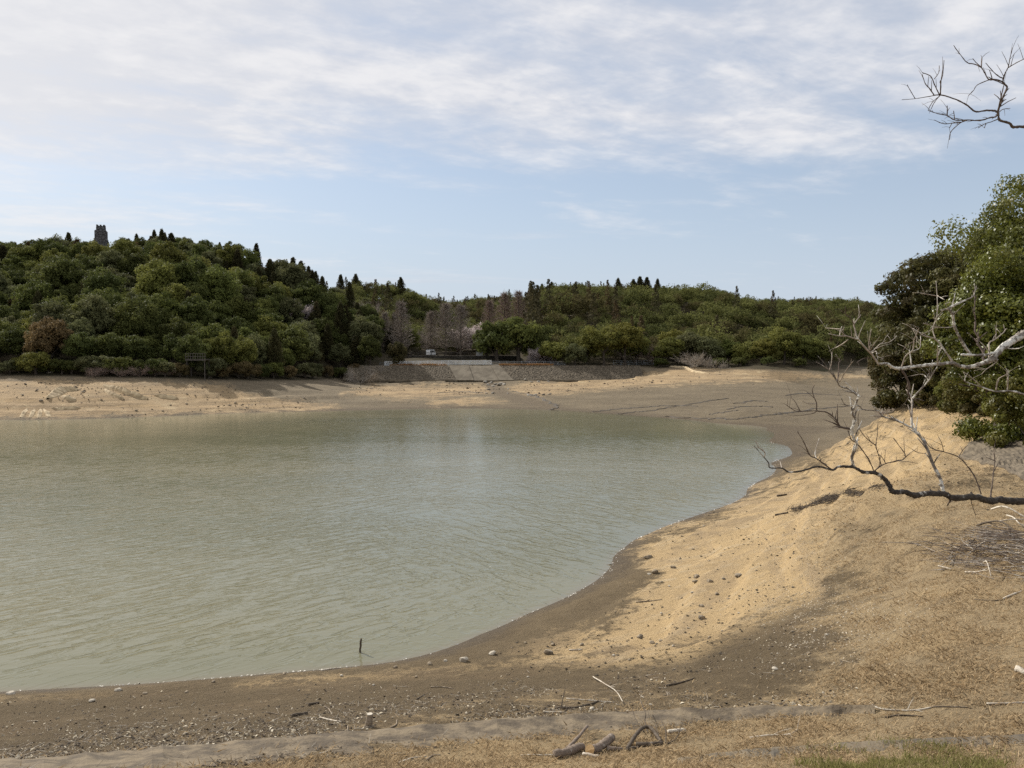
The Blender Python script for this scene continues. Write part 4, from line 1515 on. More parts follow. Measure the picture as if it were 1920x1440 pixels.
# ------------------------------------------------------------------ viewing platform at the foot of the left hill
vx, vy = at_u(371, 164)
vpz = 9.1
vp = empty('viewing_platform', (vx, vy, 0))
tag(vp, "small wooden viewing platform on stilts among the trees of the left shore", "platform")
GREYW = mat_simple("weathered_grey_wood", (.115, .10, .085), .3, 4, .9, .2, .01)
mb = MB()
for i in range(12):
    mb.box((-1.84 + .334 * i, 0, vpz), (.32, 2.6, .09))
mb.obj('deck', GREYW, vp)
for yb in (-1.2, 1.1):
    mb = MB(); mb.box((0, yb, vpz - .16), (4.0, .14, .2)); mb.obj('beam', GREYW, vp)
for sx_ in (-1.75, 1.75):
    for sy_ in (-1.2, 1.1):
        zb = tz1(vx + sx_, vy + sy_) - .4
        mb = MB(); mb.box((sx_, sy_ + .16, (vpz - .27 + zb) / 2), (.11, .11, vpz - .27 - zb)); mb.obj('leg', GREYW, vp)
mb = MB()
for i in range(9):
    mb.box((-1.9 + .475 * i, -1.22, vpz + .62), (.08, .08, 1.12))
for zz in (.55, 1.15):
    mb.box((0, -1.28, vpz + zz), (4.0, .05, .09))
mb.obj('railing', GREYW, vp)

# ------------------------------------------------------------------ sloping concrete bank at the right
cs = [hit(1862, 804), hit(1798, 858), hit(1930, 908), hit(2010, 850)]
mb = MB()
nx, ny = 26, 26
for j in range(ny + 1):
    for i in range(nx + 1):
        a = cs[0].lerp(cs[3], i / nx)
        b_ = cs[1].lerp(cs[2], i / nx)
        q = a.lerp(b_, j / ny)
        course = .03 if (j % 2) else 0.0
        mb.v.append((q.x, q.y, max(q.z, tz1(q.x, q.y)) + .05 + course))
for j in range(ny):
    for i in range(nx):
        a = j * (nx + 1) + i
        mb.f.append((a, a + 1, a + nx + 2, a + nx + 1))
o0 = len(mb.v)
for k in (0, nx, (ny + 1) * (nx + 1) - 1, ny * (nx + 1)):
    q = mb.v[k]
    mb.v.append((q[0], q[1], q[2] - 1.5))
mb.f.append(tuple(range(nx + 1))[::-1] + (o0, o0 + 1))
mb.f.append(tuple(ny * (nx + 1) + i for i in range(nx + 1)) + (o0 + 2, o0 + 3))
mb.f.append(tuple(j * (nx + 1) for j in range(ny + 1)) + (o0 + 3, o0))
mb.f.append(tuple(j * (nx + 1) + nx for j in range(ny + 1))[::-1] + (o0 + 1, o0 + 2))
tag(mb.obj('concrete_slope', mat_simple("brown_streaked_concrete", (.150, .120, .082), .3, 2.2, .92, .5, .03, (.098, .078, .054))),
    "brown streaked concrete bank slope under the glossy evergreen", "bank slope")


# ------------------------------------------------------------------ concrete berm edges at the bottom of the photo
def strip(name, top, bot, lift, mat, label, riser=.3):
    mb = MB()
    us = np.linspace(top[0][0], top[-1][0], 90)
    g_ = np.random.default_rng(3)
    tv = np.interp(us, [q[0] for q in top], [q[1] for q in top])
    bv = np.interp(us, [q[0] for q in bot], [q[1] for q in bot])
    rows = []
    for n_i, (u, a, b_) in enumerate(zip(us, tv, bv)):
        rag = 5.0 * math.sin(n_i * .37) * math.sin(n_i * .91 + 1) + g_.uniform(-2.5, 2.5)
        A_, B_ = hit(u, a + g_.uniform(-.9, .9)), hit(u, b_ + rag)
        M1, M2 = A_.lerp(B_, .12 + .05 * math.sin(n_i * .6)), A_.lerp(B_, .5)
        lf = lift * (1 + .35 * math.sin(n_i * .5) * math.sin(n_i * 1.3))
        rows.append([(A_.x, A_.y, A_.z - riser), (A_.x, A_.y, A_.z + lf * .7), (M1.x, M1.y, M1.z + lf), (M2.x, M2.y, max(tz1(M2.x, M2.y), M2.z) + lf * .45 + g_.uniform(-.012, .012)),
                     (B_.x, B_.y, B_.z - .01), (B_.x, B_.y, B_.z - .3)])
    for r_ in rows: mb.v += r_
    for i in range(len(rows) - 1):
        for k in range(5):
            a = i * 6 + k
            mb.f.append((a, a + 6, a + 7, a + 1))
    return tag(mb.obj(name, mat, None, False), label, "berm")


strip('concrete_berm', [(-160, 1448), (150, 1421), (300, 1408), (600, 1383), (900, 1357), (1150, 1340), (1400, 1331), (1640, 1329)],
      [(-160, 1482), (150, 1458), (300, 1446), (600, 1424), (900, 1395), (1150, 1371), (1400, 1352), (1640, 1340)], .08, CONCD,
      "long silted concrete berm edge between the littered mud and the dead grass")
strip('concrete_berm', [(1270, 1424), (1400, 1407), (1600, 1393), (1780, 1385), (2000, 1376)],
      [(1270, 1434), (1400, 1426), (1600, 1411), (1780, 1403), (2000, 1396)], .028, DARKC, "short grey concrete berm edge beside the green grass patch")

# ------------------------------------------------------------------ rock ledges, debris, stones
ROCKP = mat_simple("pale_bedded_rock", (.50, .395, .245), .25, 1.0, .95, .6, .06, (.33, .25, .15))
ROCKG = mat_simple("brown_grey_stone", (.29, .235, .165), .3, 5, .95, .7, .03, (.115, .095, .07))
ROCKL = mat_simple("pale_stone", (.45, .40, .32), .25, 6, .95, .6, .03)
SLABM = mat_simple("broken_concrete", (.33, .30, .25), .3, 1.5, .95, .6, .04, (.15, .13, .10))


def lump(seed, sx_, sy_, sz_, rough=.25, n=2):
    import bmesh
    b = bmesh.new()
    bmesh.ops.create_icosphere(b, subdivisions=n, radius=1)
    g_ = random.Random(seed)
    ks = [(Vector((g_.gauss(0, 1), g_.gauss(0, 1), g_.gauss(0, 1))).normalized(), g_.uniform(.55, .9)) for _ in range(7)]
    for v in b.verts:
        for d_, h_ in ks:      # cut facets
            e = v.co.dot(d_) - h_
            if e > 0: v.co -= d_ * e * .9
        v.co *= 1 + g_.uniform(-.5, .5) * rough * .3
        v.co.x *= sx_; v.co.y *= sy_; v.co.z *= sz_
    me = bpy.data.meshes.new("stone")
    b.to_mesh(me); b.free()
    return me


def ledge(pts, wid, hgt, mat, label, seed, pieces=9):
    """a bedded outcrop: one continuous run of tilted slabs"""
    g_ = random.Random(seed)
    P_ = [hit(u, v, 90) for u, v in pts]
    Q, _ = smooth_path(P_, [1] * len(P_), pieces)
    mb = MB()
    ring = []
    for i, q in enumerate(Q):
        t_ = (Q[min(i + 1, len(Q) - 1)] - Q[max(i - 1, 0)]); t_.z = 0; t_.normalize()
        nrm_ = Vector((t_.y, -t_.x, 0))
        if nrm_.y > 0: nrm_ = -nrm_
        k = math.sin(PI * (i + .7) / (len(Q) + .4)) ** .5
        h_ = hgt * (1.15 if wid > .5 else .8) * k * g_.uniform(.8, 1.12); w_ = wid * k * g_.uniform(.92, 1.08)
        zf = lambda o_: tz1((q + nrm_ * o_).x, (q + nrm_ * o_).y)
        ring.append([(q + nrm_ * w_)[:2] + (zf(w_) - .25,), (q + nrm_ * w_ * .55)[:2] + (zf(w_ * .5) + h_ * .55,), (q + nrm_ * w_ * .1)[:2] + (zf(0) + h_,),
                     (q - nrm_ * w_ * .9)[:2] + (zf(-w_ * .9) + h_ * .25,), (q - nrm_ * w_ * 1.2)[:2] + (zf(-w_ * 1.2) - .25,)])
    ring = [[tuple(a) for a in r_] for r_ in ring]
    for r_ in ring: mb.v += r_
    for i in range(len(ring) - 1):
        for k in range(4):
            a = i * 5 + k
            mb.f.append((a, a + 1, a + 6, a + 5))
    return tag(mb.obj('rock_ledge', mat), label, "rock ledge", "bedded rock ledges on the left shore")


for i, (pts, w_, h_, lab) in enumerate([
    ([(194, 724), (222, 732), (250, 742), (277, 749)], .8, .75, "longest pale rock ledge curving down the middle of the left shore"),
    ([(196, 731), (212, 741), (232, 750)], .6, .5, "short pale rock ledge just below the longest ledge"),
    ([(289, 742), (312, 746), (334, 748)], .6, .5, "pale rock ledge furthest from the tower, right of the longest ledge"),
    ([(90, 748), (106, 738), (122, 733), (146, 732)], 1.3, .8, "broad pale rock outcrop with a ragged upper edge"),
    ([(116, 744), (130, 747), (143, 751)], .7, .4, "small pale rock ledge lying under the broad outcrop"),
    ([(96, 767), (120, 768), (150, 766)], .6, .4, "flat dark edged rock ledge close to the water"),
    ([(38, 783), (44, 774), (50, 766)], .42, .34, "first ribbed rock slab from the left above the water"),
    ([(55, 784), (60, 775), (64, 767)], .42, .34, "second ribbed rock slab from the left above the water"),
    ([(72, 784), (74, 776), (76, 767)], .42, .34, "third ribbed rock slab from the left above the water"),
    ([(92, 782), (88, 775), (82, 767)], .42, .34, "fourth ribbed rock slab from the left above the water"),
    ([(1255, 688), (1275, 690), (1300, 697), (1330, 701)], .7, .5, "pale rock ledge below the fanned white shrub on the far right shore")]):
    ledge(pts, w_, h_, ROCKP, lab, 400 + i)

g_ = random.Random(9)
debris = []
for i, (u, v, w_) in enumerate([(903, 714, 10), (910, 717, 12), (915, 722, 9), (921, 718, 8), (925, 725, 10), (930, 721, 9), (936, 723, 14), (940, 720, 12), (945, 722, 10), (916, 731, 8), (924, 738, 9), (912, 738, 7),
                               (953, 730, 7), (952, 738, 6), (990, 742, 8), (1004, 741, 8), (1018, 741, 9), (1030, 740, 8), (985, 713, 9), (996, 717, 7), (1010, 716, 9), (1028, 716, 7)]):
    P_ = hit(u, v, 110)
    s = w_ * P_.y / FPX / 2
    me = lump(500 + i, s * 1.1, s * .7, s * .45, .3, 2)
    o = link('concrete_chunk', me, SLABM)
    o.location = P_ + Vector((0, 0, s * .22)); o.rotation_euler = (g_.uniform(-.35, .35), g_.uniform(-.3, .3), g_.uniform(0, 3))
    debris.append((u, o))
for k, (u, o) in enumerate(sorted(debris, key=lambda a: a[0])):
    tag(o, f"broken concrete chunk by the mud channel below the spillway, {ordinal(k)} from the left", "rubble", "broken concrete chunks below the spillway")

STONES = [(1215, 1046, 20, 0), (1228, 1075, 15, 0), (1218, 1077, 10, 1), (1262, 1065, 12, 0), (1306, 1083, 14, 0), (1304, 1091, 14, 0), (1331, 1091, 13, 0), (1386, 1081, 17, 0), (1357, 1086, 8, 0),
          (1241, 1092, 7, 0), (1316, 1160, 17, 0), (1315, 1137, 12, 0), (1365, 1123, 7, 0), (1344, 1115, 9, 0), (1200, 1195, 14, 0), (1239, 1203, 12, 0), (1222, 1206, 12, 0), (1029, 1226, 20, 0),
          (1037, 1210, 10, 0), (1091, 1210, 10, 0), (923, 1227, 15, 1), (1354, 1184, 7, 0), (1217, 998, 7, 0), (1279, 1006, 7, 0), (1320, 987, 7, 0), (870, 1240, 19, 1), (806, 1246, 11, 0), (835, 1240, 10, 1),
          (741, 1252, 11, 0), (533, 1264, 9, 0), (172, 1315, 13, 1), (222, 1295, 16, 1), (272, 1301, 10, 0), (350, 1299, 11, 0), (20, 1302, 18, 1), (1486, 1185, 8, 0), (1550, 1191, 10, 1), (1516, 1226, 9, 0),
          (1453, 1255, 13, 1), (1502, 1260, 8, 1), (1487, 1101, 7, 0), (1110, 1352 - 22, 11, 1), (1220, 1322, 9, 1), (1213, 1333, 9, 0), (455, 1262 + 4, 7, 1), (400, 1279, 9, 0), (640, 1268, 8, 1), (1150, 1230, 8, 1), (1180, 1238, 7, 0)]
for u, v in [(1255, 1100), (1278, 1122), (1298, 1112), (1275, 1048), (1330, 1052), (1352, 1042), (1290, 1178), (1262, 1212), (1130, 1222), (1402, 1108), (1418, 1070), (1240, 1150), (1330, 1195), (1385, 1150),
             (1300, 1030), (1350, 1005), (1400, 960), (960, 1215), (985, 1206), (700, 1285), (560, 1295), (300, 1330), (110, 1335), (860, 1300), (990, 1270), (1330, 1260), (1400, 1235), (1440, 1290), (780, 1270)]:
    STONES.append((u, v, g_.uniform(4.5, 7.5), int(g_.random() < .25)))
recs = {}
for i, (u, v, w_, pale) in enumerate(STONES):
    P_ = hit(u, v)
    s = w_ * P_.y / FPX / 2
    flat = g_.uniform(.45, .7)
    o = link('stone', lump(600 + i, s, s * g_.uniform(.65, .95), s * flat, .3, 2 if w_ < 12 else 3), ROCKL if pale else ROCKG)
    o.location = P_ + Vector((0, 0, s * flat * .45)); o.rotation_euler = (g_.uniform(-.15, .15), g_.uniform(-.15, .15), g_.uniform(0, 6.28))
    size = "large" if w_ >= 14 else "small" if w_ >= 9 else "tiny"
    where = "on the golden sand slope" if (v < 1235 and u > 1180) else "on the muddy margin near the water" if v < 1330 and u < 1180 else "on the littered mud"
    recs.setdefault((size, "pale" if pale else "dark", where), []).append((u, o))
for (size, tone_, where), L in recs.items():
    for k, (u, o) in enumerate(sorted(L, key=lambda a: a[0])):
        ordn = f", {ordinal(k)} from the left" if len(L) > 1 else ""
        tag(o, f"{size} {tone_} stone {where}{ordn}", "stone", "stones scattered on the near shore")
far_st = []
for i, (u, v, w_) in enumerate([(713, 740, 4), (790, 726, 3), (687, 733, 4), (1412, 721, 4), (1105, 716, 4), (1187, 719, 4), (1240, 716, 4), (1262, 721, 3), (1340, 716, 3), (1430, 707, 4), (1350, 702, 4), (255, 770, 6), (230, 765, 7), (285, 768, 5),
                               (305, 771, 5), (240, 779, 4), (350, 758, 6), (320, 760, 5), (190, 750, 5), (77, 752, 9), (1690, 800, 6), (1660, 812, 6), (1590, 832, 7), (1575, 838, 6), (1610, 826, 6), (1600, 842, 5), (1480, 897, 6), (1455, 888, 5)]):
    P_ = hit(u, v, 50)
    s = w_ * P_.y / FPX / 2
    o = link('stone', lump(700 + i, s, s * .8, s * .55, .3, 2), ROCKG)
    o.location = P_ + Vector((0, 0, s * .2)); o.rotation_euler = (0, 0, g_.uniform(0, 6))
    far_st.append((u, o, "on the rocky left shore" if u < 400 else "at the edge of the sand spur" if u > 1440 else "on the far mudflat"))
for wh in {a[2] for a in far_st}:
    for k, (u, o, _) in enumerate(sorted([a for a in far_st if a[2] == wh], key=lambda a: a[0])):
        tag(o, f"small brown stone {wh}, {ordinal(k)} from the left", "stone", "stones on the far shores")

# gullies cut into the far mudflat
GULLY = mat_simple("wet_dark_mud", (.085, .068, .048), .25, 2, .8, .4, .03)
for pts in ([(1110, 773), (1140, 769), (1200, 764), (1260, 761), (1310, 762)], [(1160, 777), (1190, 773), (1222, 770), (1285, 760), (1330, 752), (1362, 747)],
            [(1250, 781), (1310, 785), (1370, 786), (1410, 783), (1426, 780), (1466, 776), (1502, 771), (1524, 767), (1560, 765), (1592, 762)],
            [(1330, 777), (1352, 774), (1385, 770)], [(1360, 768), (1385, 764), (1420, 762), (1450, 764)], [(962, 733), (1000, 742), (1035, 757), (1045, 764), (1030, 769)],
            [(820, 737), (860, 735), (905, 736)], [(1380, 757), (1410, 752), (1440, 753)], [(1470, 742), (1520, 738), (1580, 741)]):
    P_ = [hit(u, v, 90) for u, v in pts]
    Q, _ = smooth_path(P_, [1] * len(P_), 8)
    mb = MB()
    for i, q in enumerate(Q):
        t_ = (Q[min(i + 1, len(Q) - 1)] - Q[max(i - 1, 0)]).normalized()
        nn = Vector((-t_.y, t_.x, 0))
        j1, j2 = g_.uniform(-.5, .5), g_.uniform(.10, .62) * math.sin(PI * (i + .5) / len(Q)) ** .4
        for o_, hh_ in ((j1 - j2 * 1.3, -.12), (j1 - j2 * .6, .05), (j1 + j2 * .5, .10), (j1 + j2 * 1.2, -.12)):
            a = q + nn * o_
            mb.v.append((a.x, a.y, tz1(a.x, a.y) + hh_))
    for i in range(len(Q) - 1):
        for k in range(3):
            a = i * 4 + k
            mb.f.append((a, a + 1, a + 5, a + 4))
    tag(mb.obj('gully', GULLY), kind='structure')

# ------------------------------------------------------------------ wood lying on the shore
def wood_mat(name, c0, c1, c2, scale=7.0, thr=.5):
    t = NT(name)
    p = t.obj()
    n1 = t.noise(p, scale, 6, .65)
    n2 = t.noise(p, scale * 3.3, 4, .6)
    c = t.mix(t.mr(n2, .35, .65), c0, c1)
    c = t.mix(t.mr(n1, thr, thr + .09), c, c2)
    return t.out(c, .9, t.bump(t.math('ADD', n1, t.math('MULTIPLY', n2, .6)), .8, .02), .2)


DRIFT = wood_mat("bleached_driftwood", (.50, .44, .35), (.62, .56, .46), (.36, .30, .23))
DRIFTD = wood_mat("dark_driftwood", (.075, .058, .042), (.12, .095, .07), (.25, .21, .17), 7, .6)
DRIFTM = wood_mat("brown_driftwood", (.24, .19, .135), (.33, .27, .20), (.14, .11, .08))
BARKLOG = wood_mat("grey_log_bark", (.15, .115, .088), (.23, .18, .14), (.36, .32, .27), 9, .58)
CUT = wood_mat("fresh_cut_wood", (.55, .36, .17), (.62, .43, .23), (.44, .27, .12))
LICHEN = wood_mat("lichen_bark_pale", (.16, .135, .11), (.26, .225, .19), (.66, .63, .56), 13, .475)
LICHEND = wood_mat("lichen_bark_dark", (.045, .037, .03), (.085, .07, .056), (.52, .49, .43), 15, .565)
TWIGP = wood_mat("pale_twig_bark", (.30, .25, .20), (.40, .34, .28), (.52, .48, .41), 9, .52)
TWIGD = wood_mat("dark_twig_bark", (.095, .070, .055), (.15, .115, .09), (.30, .26, .22), 9, .6)


def lay(u, v, lift):
    P_ = hit(u, v)
    return P_ + Vector((0, 0, lift))


def stick(name, pts, wpx, mat, label, cat="branch", n=6, lifts=None, taper=.55, group=None, jit=.12, cut=None, twigs=0, seed=0):
    P_, W_ = [], []
    for i, (u, v) in enumerate(pts):
        q = hit(u, v + wpx * .3)
        r_ = wpx * q.y / FPX / 2 * (1 - (1 - taper) * i / max(1, len(pts) - 1))
        q = q + Vector((0, 0, r_ * .8 + (lifts[i] if lifts else 0)))
        P_.append(q); W_.append(max(r_, .004))
    rg_ = random.Random(seed + int(pts[0][0]))
    Q, R = smooth_path(P_, W_, 5, jit, rg_)
    o0 = Q[0].copy()
    mb = MB()
    mb.tube([q - o0 for q in Q], R, n)
    for k in range(twigs):
        i = rg_.randrange(1, len(Q) - 1)
        dv = Vector((rg_.uniform(-1, 1), rg_.uniform(-1, 1), rg_.uniform(.05, .6))).normalized()
        L_ = rg_.uniform(.15, .4)
        q, rr_ = smooth_path([Q[i] - o0, Q[i] - o0 + dv * L_ * .5, Q[i] - o0 + dv * L_ + Vector((0, 0, -.03))], [R[i] * .5, R[i] * .35, R[i] * .15], 3, .1, rg_)
        mb.tube(q, rr_, 4)
    o = mb.obj(name, mat, None, True)
    o.location = o0
    tag(o, label, cat, group)
    if cut is not None:
        for end in cut:
            i, j = (0, 1) if end == 0 else (-1, -2)
            d_ = (Q[i] - Q[j]).normalized()
            mb = MB(); mb.tube([Q[i] - o0 + d_ * .003, Q[i] - o0 + d_ * .012], [R[i] * .96, R[i] * .93], 12)
            mb.obj('cut_end', CUT, o)
    return o


G_ST = "driftwood lying on the near shore"
stick('log', [(1040, 1416), (1062, 1412), (1080, 1404), (1093, 1401)], 17, BARKLOG, "grey barked log at the left end of the log group in the dead grass", "log", 12, None, .9, None, .14, (1,))
stick('branch', [(1063, 1405), (1082, 1392), (1101, 1380)], 7, BARKLOG, "short forked limb sticking up behind the left log", "branch", 8, (0, .06, .16), .8)
stick('branch', [(1042, 1416), (1020, 1416), (995, 1415), (975, 1416)], 4, DRIFT, "thin pale branch trailing left from the left log", "branch", 6)
stick('log', [(1106, 1408), (1120, 1404), (1136, 1397), (1147, 1390)], 18, BARKLOG, "middle log with a pale sawn face in the dead grass", "log", 12, (0, .0, .03, .06), .85, None, .14, (0,))
stick('log', [(1138, 1404), (1152, 1404), (1168, 1403)], 11, BARKLOG, "short tapering log butting against the middle log", "log", 9, None, .5)
stick('log', [(1093, 1415), (1108, 1417), (1123, 1420)], 8, DRIFT, "bleached white log in front of the middle log", "log", 8, None, .9)
stick('branch', [(1176, 1405), (1190, 1391), (1206, 1381), (1222, 1381), (1240, 1392)], 8, DRIFTD, "arched dark branch bent over the orange ended log", "branch", 8, (0, .08, .14, .12, 0), .8)
stick('log', [(1192, 1397), (1212, 1396), (1242, 1394)], 10, DRIFTD, "dark log with a fresh orange sawn end", "log", 9, None, .8, None, .06, (0,))
stick('branch', [(1176, 1406), (1188, 1402), (1198, 1401)], 7, DRIFTD, "stubby dark branch lying under the arched branch", "branch", 7)
stick('log', [(1253, 1373), (1268, 1371), (1284, 1370)], 8, DRIFT, "short bleached white log lying apart right of the log group", "log", 8, None, .95)
stick('branch', [(1215, 1380), (1209, 1366), (1210, 1358), (1199, 1342)], 2.6, DRIFTD, "dark twig rising above the arched branch", "twig", 5, (.05, .12, .2, .3), .6)
stick('branch', [(1207, 1376), (1192, 1362), (1186, 1352)], 2.2, DRIFTD, "thin dark twig leaning left above the arched branch", "twig", 5, (.03, .12, .2), .6)
stick('branch', [(1248, 1394), (1248, 1382), (1240, 1372)], 2.6, DRIFTD, "crooked dark twig standing right of the arched branch", "twig", 5, (0, .1, .18), .6)
stick('branch', [(1237, 1384), (1228, 1372)], 2.6, DRIFTD, "short dark twig beside the crooked twig", "twig", 5, (0, .12), .6)
stick('branch', [(1250, 1395), (1268, 1388), (1276, 1374)], 3, DRIFTD, "low dark twiggy branch at the right end of the log group", "branch", 5, (0, .03, .1), .5, twigs=5)
# sticks on the mud
ST = [([(1062, 1310), (1105, 1313), (1152, 1317)], 2.8, 'p', "long straight pale stick on the littered mud above the log group"),
      ([(1040, 1327), (1075, 1327), (1103, 1321), (1125, 1313)], 4.5, 'd', "curved dark branch crossing under the long pale stick"),
      ([(1020, 1335), (1038, 1335), (1056, 1335)], 3.6, 'p', "short pale plank like stick left of the log group"),
      ([(1147, 1339), (1172, 1336), (1193, 1334)], 3.4, 'd', "dark stick just above the concrete berm"),
      ([(1112, 1269), (1135, 1283), (1155, 1296), (1168, 1316)], 2.6, 'p', "long bent pale twig reaching up the littered mud"),
      ([(1192, 1129), (1216, 1127), (1241, 1124)], 2.6, 'm', "thin straight brown stick on the sand edge"),
      ([(1245, 1286), (1275, 1280), (1303, 1271)], 3.4, 'd', "dark bowed branch on the mud right of the long pale stick"),
      ([(1067, 1219), (1091, 1218)], 3.4, 'p', "short white stick on the pale sand tongue"),
      ([(537, 1401), (563, 1391), (600, 1393), (640, 1388), (651, 1373), (652, 1361)], 3.2, 'm', "long curling branch lying along the berm"),
      ([(600, 1345), (620, 1350), (640, 1353)], 3.4, 'p', "pale branch left of the tree stump"),
      ([(548, 1342), (562, 1339), (576, 1336)], 7, 'd', "thick dark plank on the mud"),
      ([(579, 1321), (598, 1317)], 5.5, 'd', "small dark driftwood block above the dark plank"),
      ([(609, 1325), (616, 1329), (622, 1338)], 2.8, 'm', "small hooked stick right of the dark plank"),
      ([(701, 1333), (713, 1333), (726, 1332)], 2.6, 'd', "short dark twig above the tree stump"),
      ([(733, 1364), (743, 1358), (744, 1350)], 3, 'm', "hooked twig right of the tree stump"),
      ([(657, 1386), (666, 1382), (677, 1380)], 3, 'd', "small dark stick below the tree stump"),
      ([(782, 1311), (796, 1302)], 3, 'd', "short dark stick slanting on the open mud"),
      ([(808, 1288), (830, 1288), (850, 1291)], 2.6, 'm', "thin brown stick on the upper mud"),
      ([(499, 1336), (510, 1337), (523, 1340)], 2.6, 'm', "thin brown stick left of the dark plank"),
      ([(798, 1219), (812, 1216), (828, 1213)], 3.6, 'd', "dark branch lying in the water's edge"),
      ([(604, 1257), (622, 1254), (640, 1252)], 3.2, 'p', "white stick stranded on the waterline left of the stake"),
      ([(842, 1206), (870, 1198), (884, 1194)], 3.2, 'p', "white stick stranded on the waterline right of the stake"),
      ([(272, 1412), (290, 1412), (306, 1413)], 3.6, 'p', "pale lath lying against the left end of the berm"),
      ([(217, 1385), (228, 1381), (241, 1377)], 3, 'd', "dark twig on the mud near the lower left corner"),
      ([(349, 1420), (357, 1414), (366, 1409)], 3, 'm', "short brown twig on the berm edge"),
      ([(380, 1435), (400, 1437), (414, 1430), (428, 1431), (440, 1434)], 4, 'd', "crooked dark branch on the berm at the bottom edge"),
      ([(440, 1437), (452, 1426)], 3.2, 'm', "short upright twig beside the crooked branch"),
      ([(190, 1392), (206, 1394)], 2.4, 'p', "tiny pale twig on the mud left of the lath"),
      ([(1826, 1124), (1855, 1126), (1880, 1125)], 3, 'd', "dark stick below the brush pile"),
      ([(1880, 1123), (1900, 1114), (1920, 1107)], 3.6, 'p', "pale forked stick below the brush pile"),
      ([(1632, 1320), (1650, 1329), (1687, 1332), (1720, 1331), (1746, 1326)], 4, 'p', "long pale branch lying along the end of the berm"),
      ([(1748, 1325), (1780, 1325), (1815, 1326)], 3.4, 'm', "brown branch continuing right from the long pale branch"),
      ([(1498, 1322), (1508, 1327), (1521, 1329)], 3.4, 'p', "short pale stick at the right end of the concrete berm"),
      ([(1435, 1334), (1468, 1333), (1500, 1330), (1540, 1333), (1580, 1331)], 2.8, 'p', "thin pale branch lying on the berm"),
      ([(1850, 1320), (1884, 1319), (1922, 1317)], 5, 'p', "thick pale branch at the right edge in the dead grass"),
      ([(1832, 1413), (1856, 1425), (1882, 1437)], 3.4, 'm', "brown stick beside the green grass patch"),
      ([(1406, 1384), (1440, 1379), (1480, 1377), (1496, 1367)], 4.2, 'p', "pale crooked branch in the dead grass right of the log group"),
      ([(1453, 966), (1478, 961)], 4, 'd', "dark stick on the golden sand near the water"),
      ([(1457, 930), (1475, 927)], 4.5, 'd', "dark driftwood piece at the water's edge under the low bare branch"),
      ([(1126, 1063), (1146, 1058)], 3.4, 'm', "grey stick lying on the waterline at the bend of the shore"),
      ([(800, 1425), (812, 1416), (826, 1415)], 3, 'm', "brown twig in the dead grass left of the log group"),
      ([(745, 1432), (770, 1422), (800, 1418)], 3, 'p', "pale twig in the dead grass near the bottom edge"),
      ([(1908, 1256), (1925, 1262)], 16, 'p', "pale sawn log end at the right edge"),
      ([(1660, 1345), (1690, 1341), (1730, 1343)], 4, 'd', "dark root under the long pale branch"),
      ]
MM = {'p': DRIFT, 'd': DRIFTD, 'm': DRIFTM}
for i, (pts, w_, k, lab) in enumerate(ST):
    stick('log' if w_ > 12 else 'branch', pts, w_, MM[k], lab, "log" if w_ > 12 else "branch", 6, None, .7, G_ST, .14, None, 3 if len(pts) > 3 else 0, i)
# stump
P_ = hit(691, 1363)
mb = MB()
sr = 7 * P_.y / FPX
Q, R = smooth_path([(0, 0, -.08), (0, 0, .02), (.01, 0, .1), (.02, .01, .21)], [sr * 1.6, sr * 1.15, sr * .9, sr * .85], 3, .10, random.Random(4))
mb.tube(Q, R, 12)
for a in (.4, 1.9, 3.3, 5.0):
    mb.tube([(0, 0, .03), (math.cos(a) * sr * 1.8, math.sin(a) * sr * 1.8, -.02)], [sr * .5, sr * .2], 6)
st = mb.obj('tree_stump', DRIFTM, None, True)
st.location = P_
tag(st, "short weathered tree stump standing in the littered mud", "stump")
mb = MB(); mb.tube([(.02, .01, .212), (.02, .01, .218)], [sr * .8, sr * .76], 12); mb.obj('cut_top', DRIFT, st)
# stake in the water
b0 = pz(675, 1223, 0)
D_ = b0[1]
pm = D_ / FPX
mb = MB()
Q, R = smooth_path([(-.02, 0, -1.0), (0, 0, 0), (1.2 * pm, 0, 11 * pm), (1.2 * pm, .0, 18 * pm), (2.6 * pm, 0, 26.5 * pm)], [2.1 * pm, 2.0 * pm, 2.0 * pm, 1.9 * pm, 1.5 * pm], 4, .1, random.Random(2))
mb.tube(Q, R, 8)
o = mb.obj('wooden_stake', DRIFTD, None, True)
o.location = b0
tag(o, "thin dark wooden stake standing in the shallow water near the shore", "stake")

# brush pile at the right
g_ = random.Random(21)
c0 = hit(1880, 1045)
mb = MB()
segs = []
for i in range(560):
    a = g_.gauss(0, 1); b_ = g_.gauss(0, 1)
    px_, py_ = c0.x + .35 + a * .85, c0.y + b_ * 1.5
    if px_ < c0.x - 1.0 and g_.random() < .6: continue
    L_ = g_.uniform(.25, 1.3)
    th_ = g_.gauss(2.9, .8)
    dv = np.array([math.cos(th_), math.sin(th_) * .9, g_.gauss(0, .14)])
    segs.append((px_, py_, L_, dv, g_.uniform(.006, .016)))
zz = tz([s[0] for s in segs], [s[1] for s in segs])
S2 = {0: [], 1: []}
for s, z_ in zip(segs, zz):
    hgt = max(0, .5 * math.exp(-((s[0] - c0.x - .5) ** 2 / 1.1 + (s[1] - c0.y) ** 2 / 2.6)))
    p0 = np.array([s[0], s[1], z_ + .02 + hgt * g_.random()])
    mid = p0 + s[3] * s[2] * .5 + np.array([0, 0, g_.uniform(-.02, .04)])
    e1 = mid + (s[3] + np.array([g_.gauss(0, .2), g_.gauss(0, .2), g_.gauss(0, .12)])) * s[2] * .5
    k = 1 if g_.random() < .4 else 0
    S2[k].append((p0, mid, s[4] * (1.3 if k else 1)))
    S2[k].append((mid, e1, s[4] * .7))
vs, fq = twig_prisms(S2[0])
bp = link('brush_pile', mesh('brush_pile', vs, fq, TWIGD))
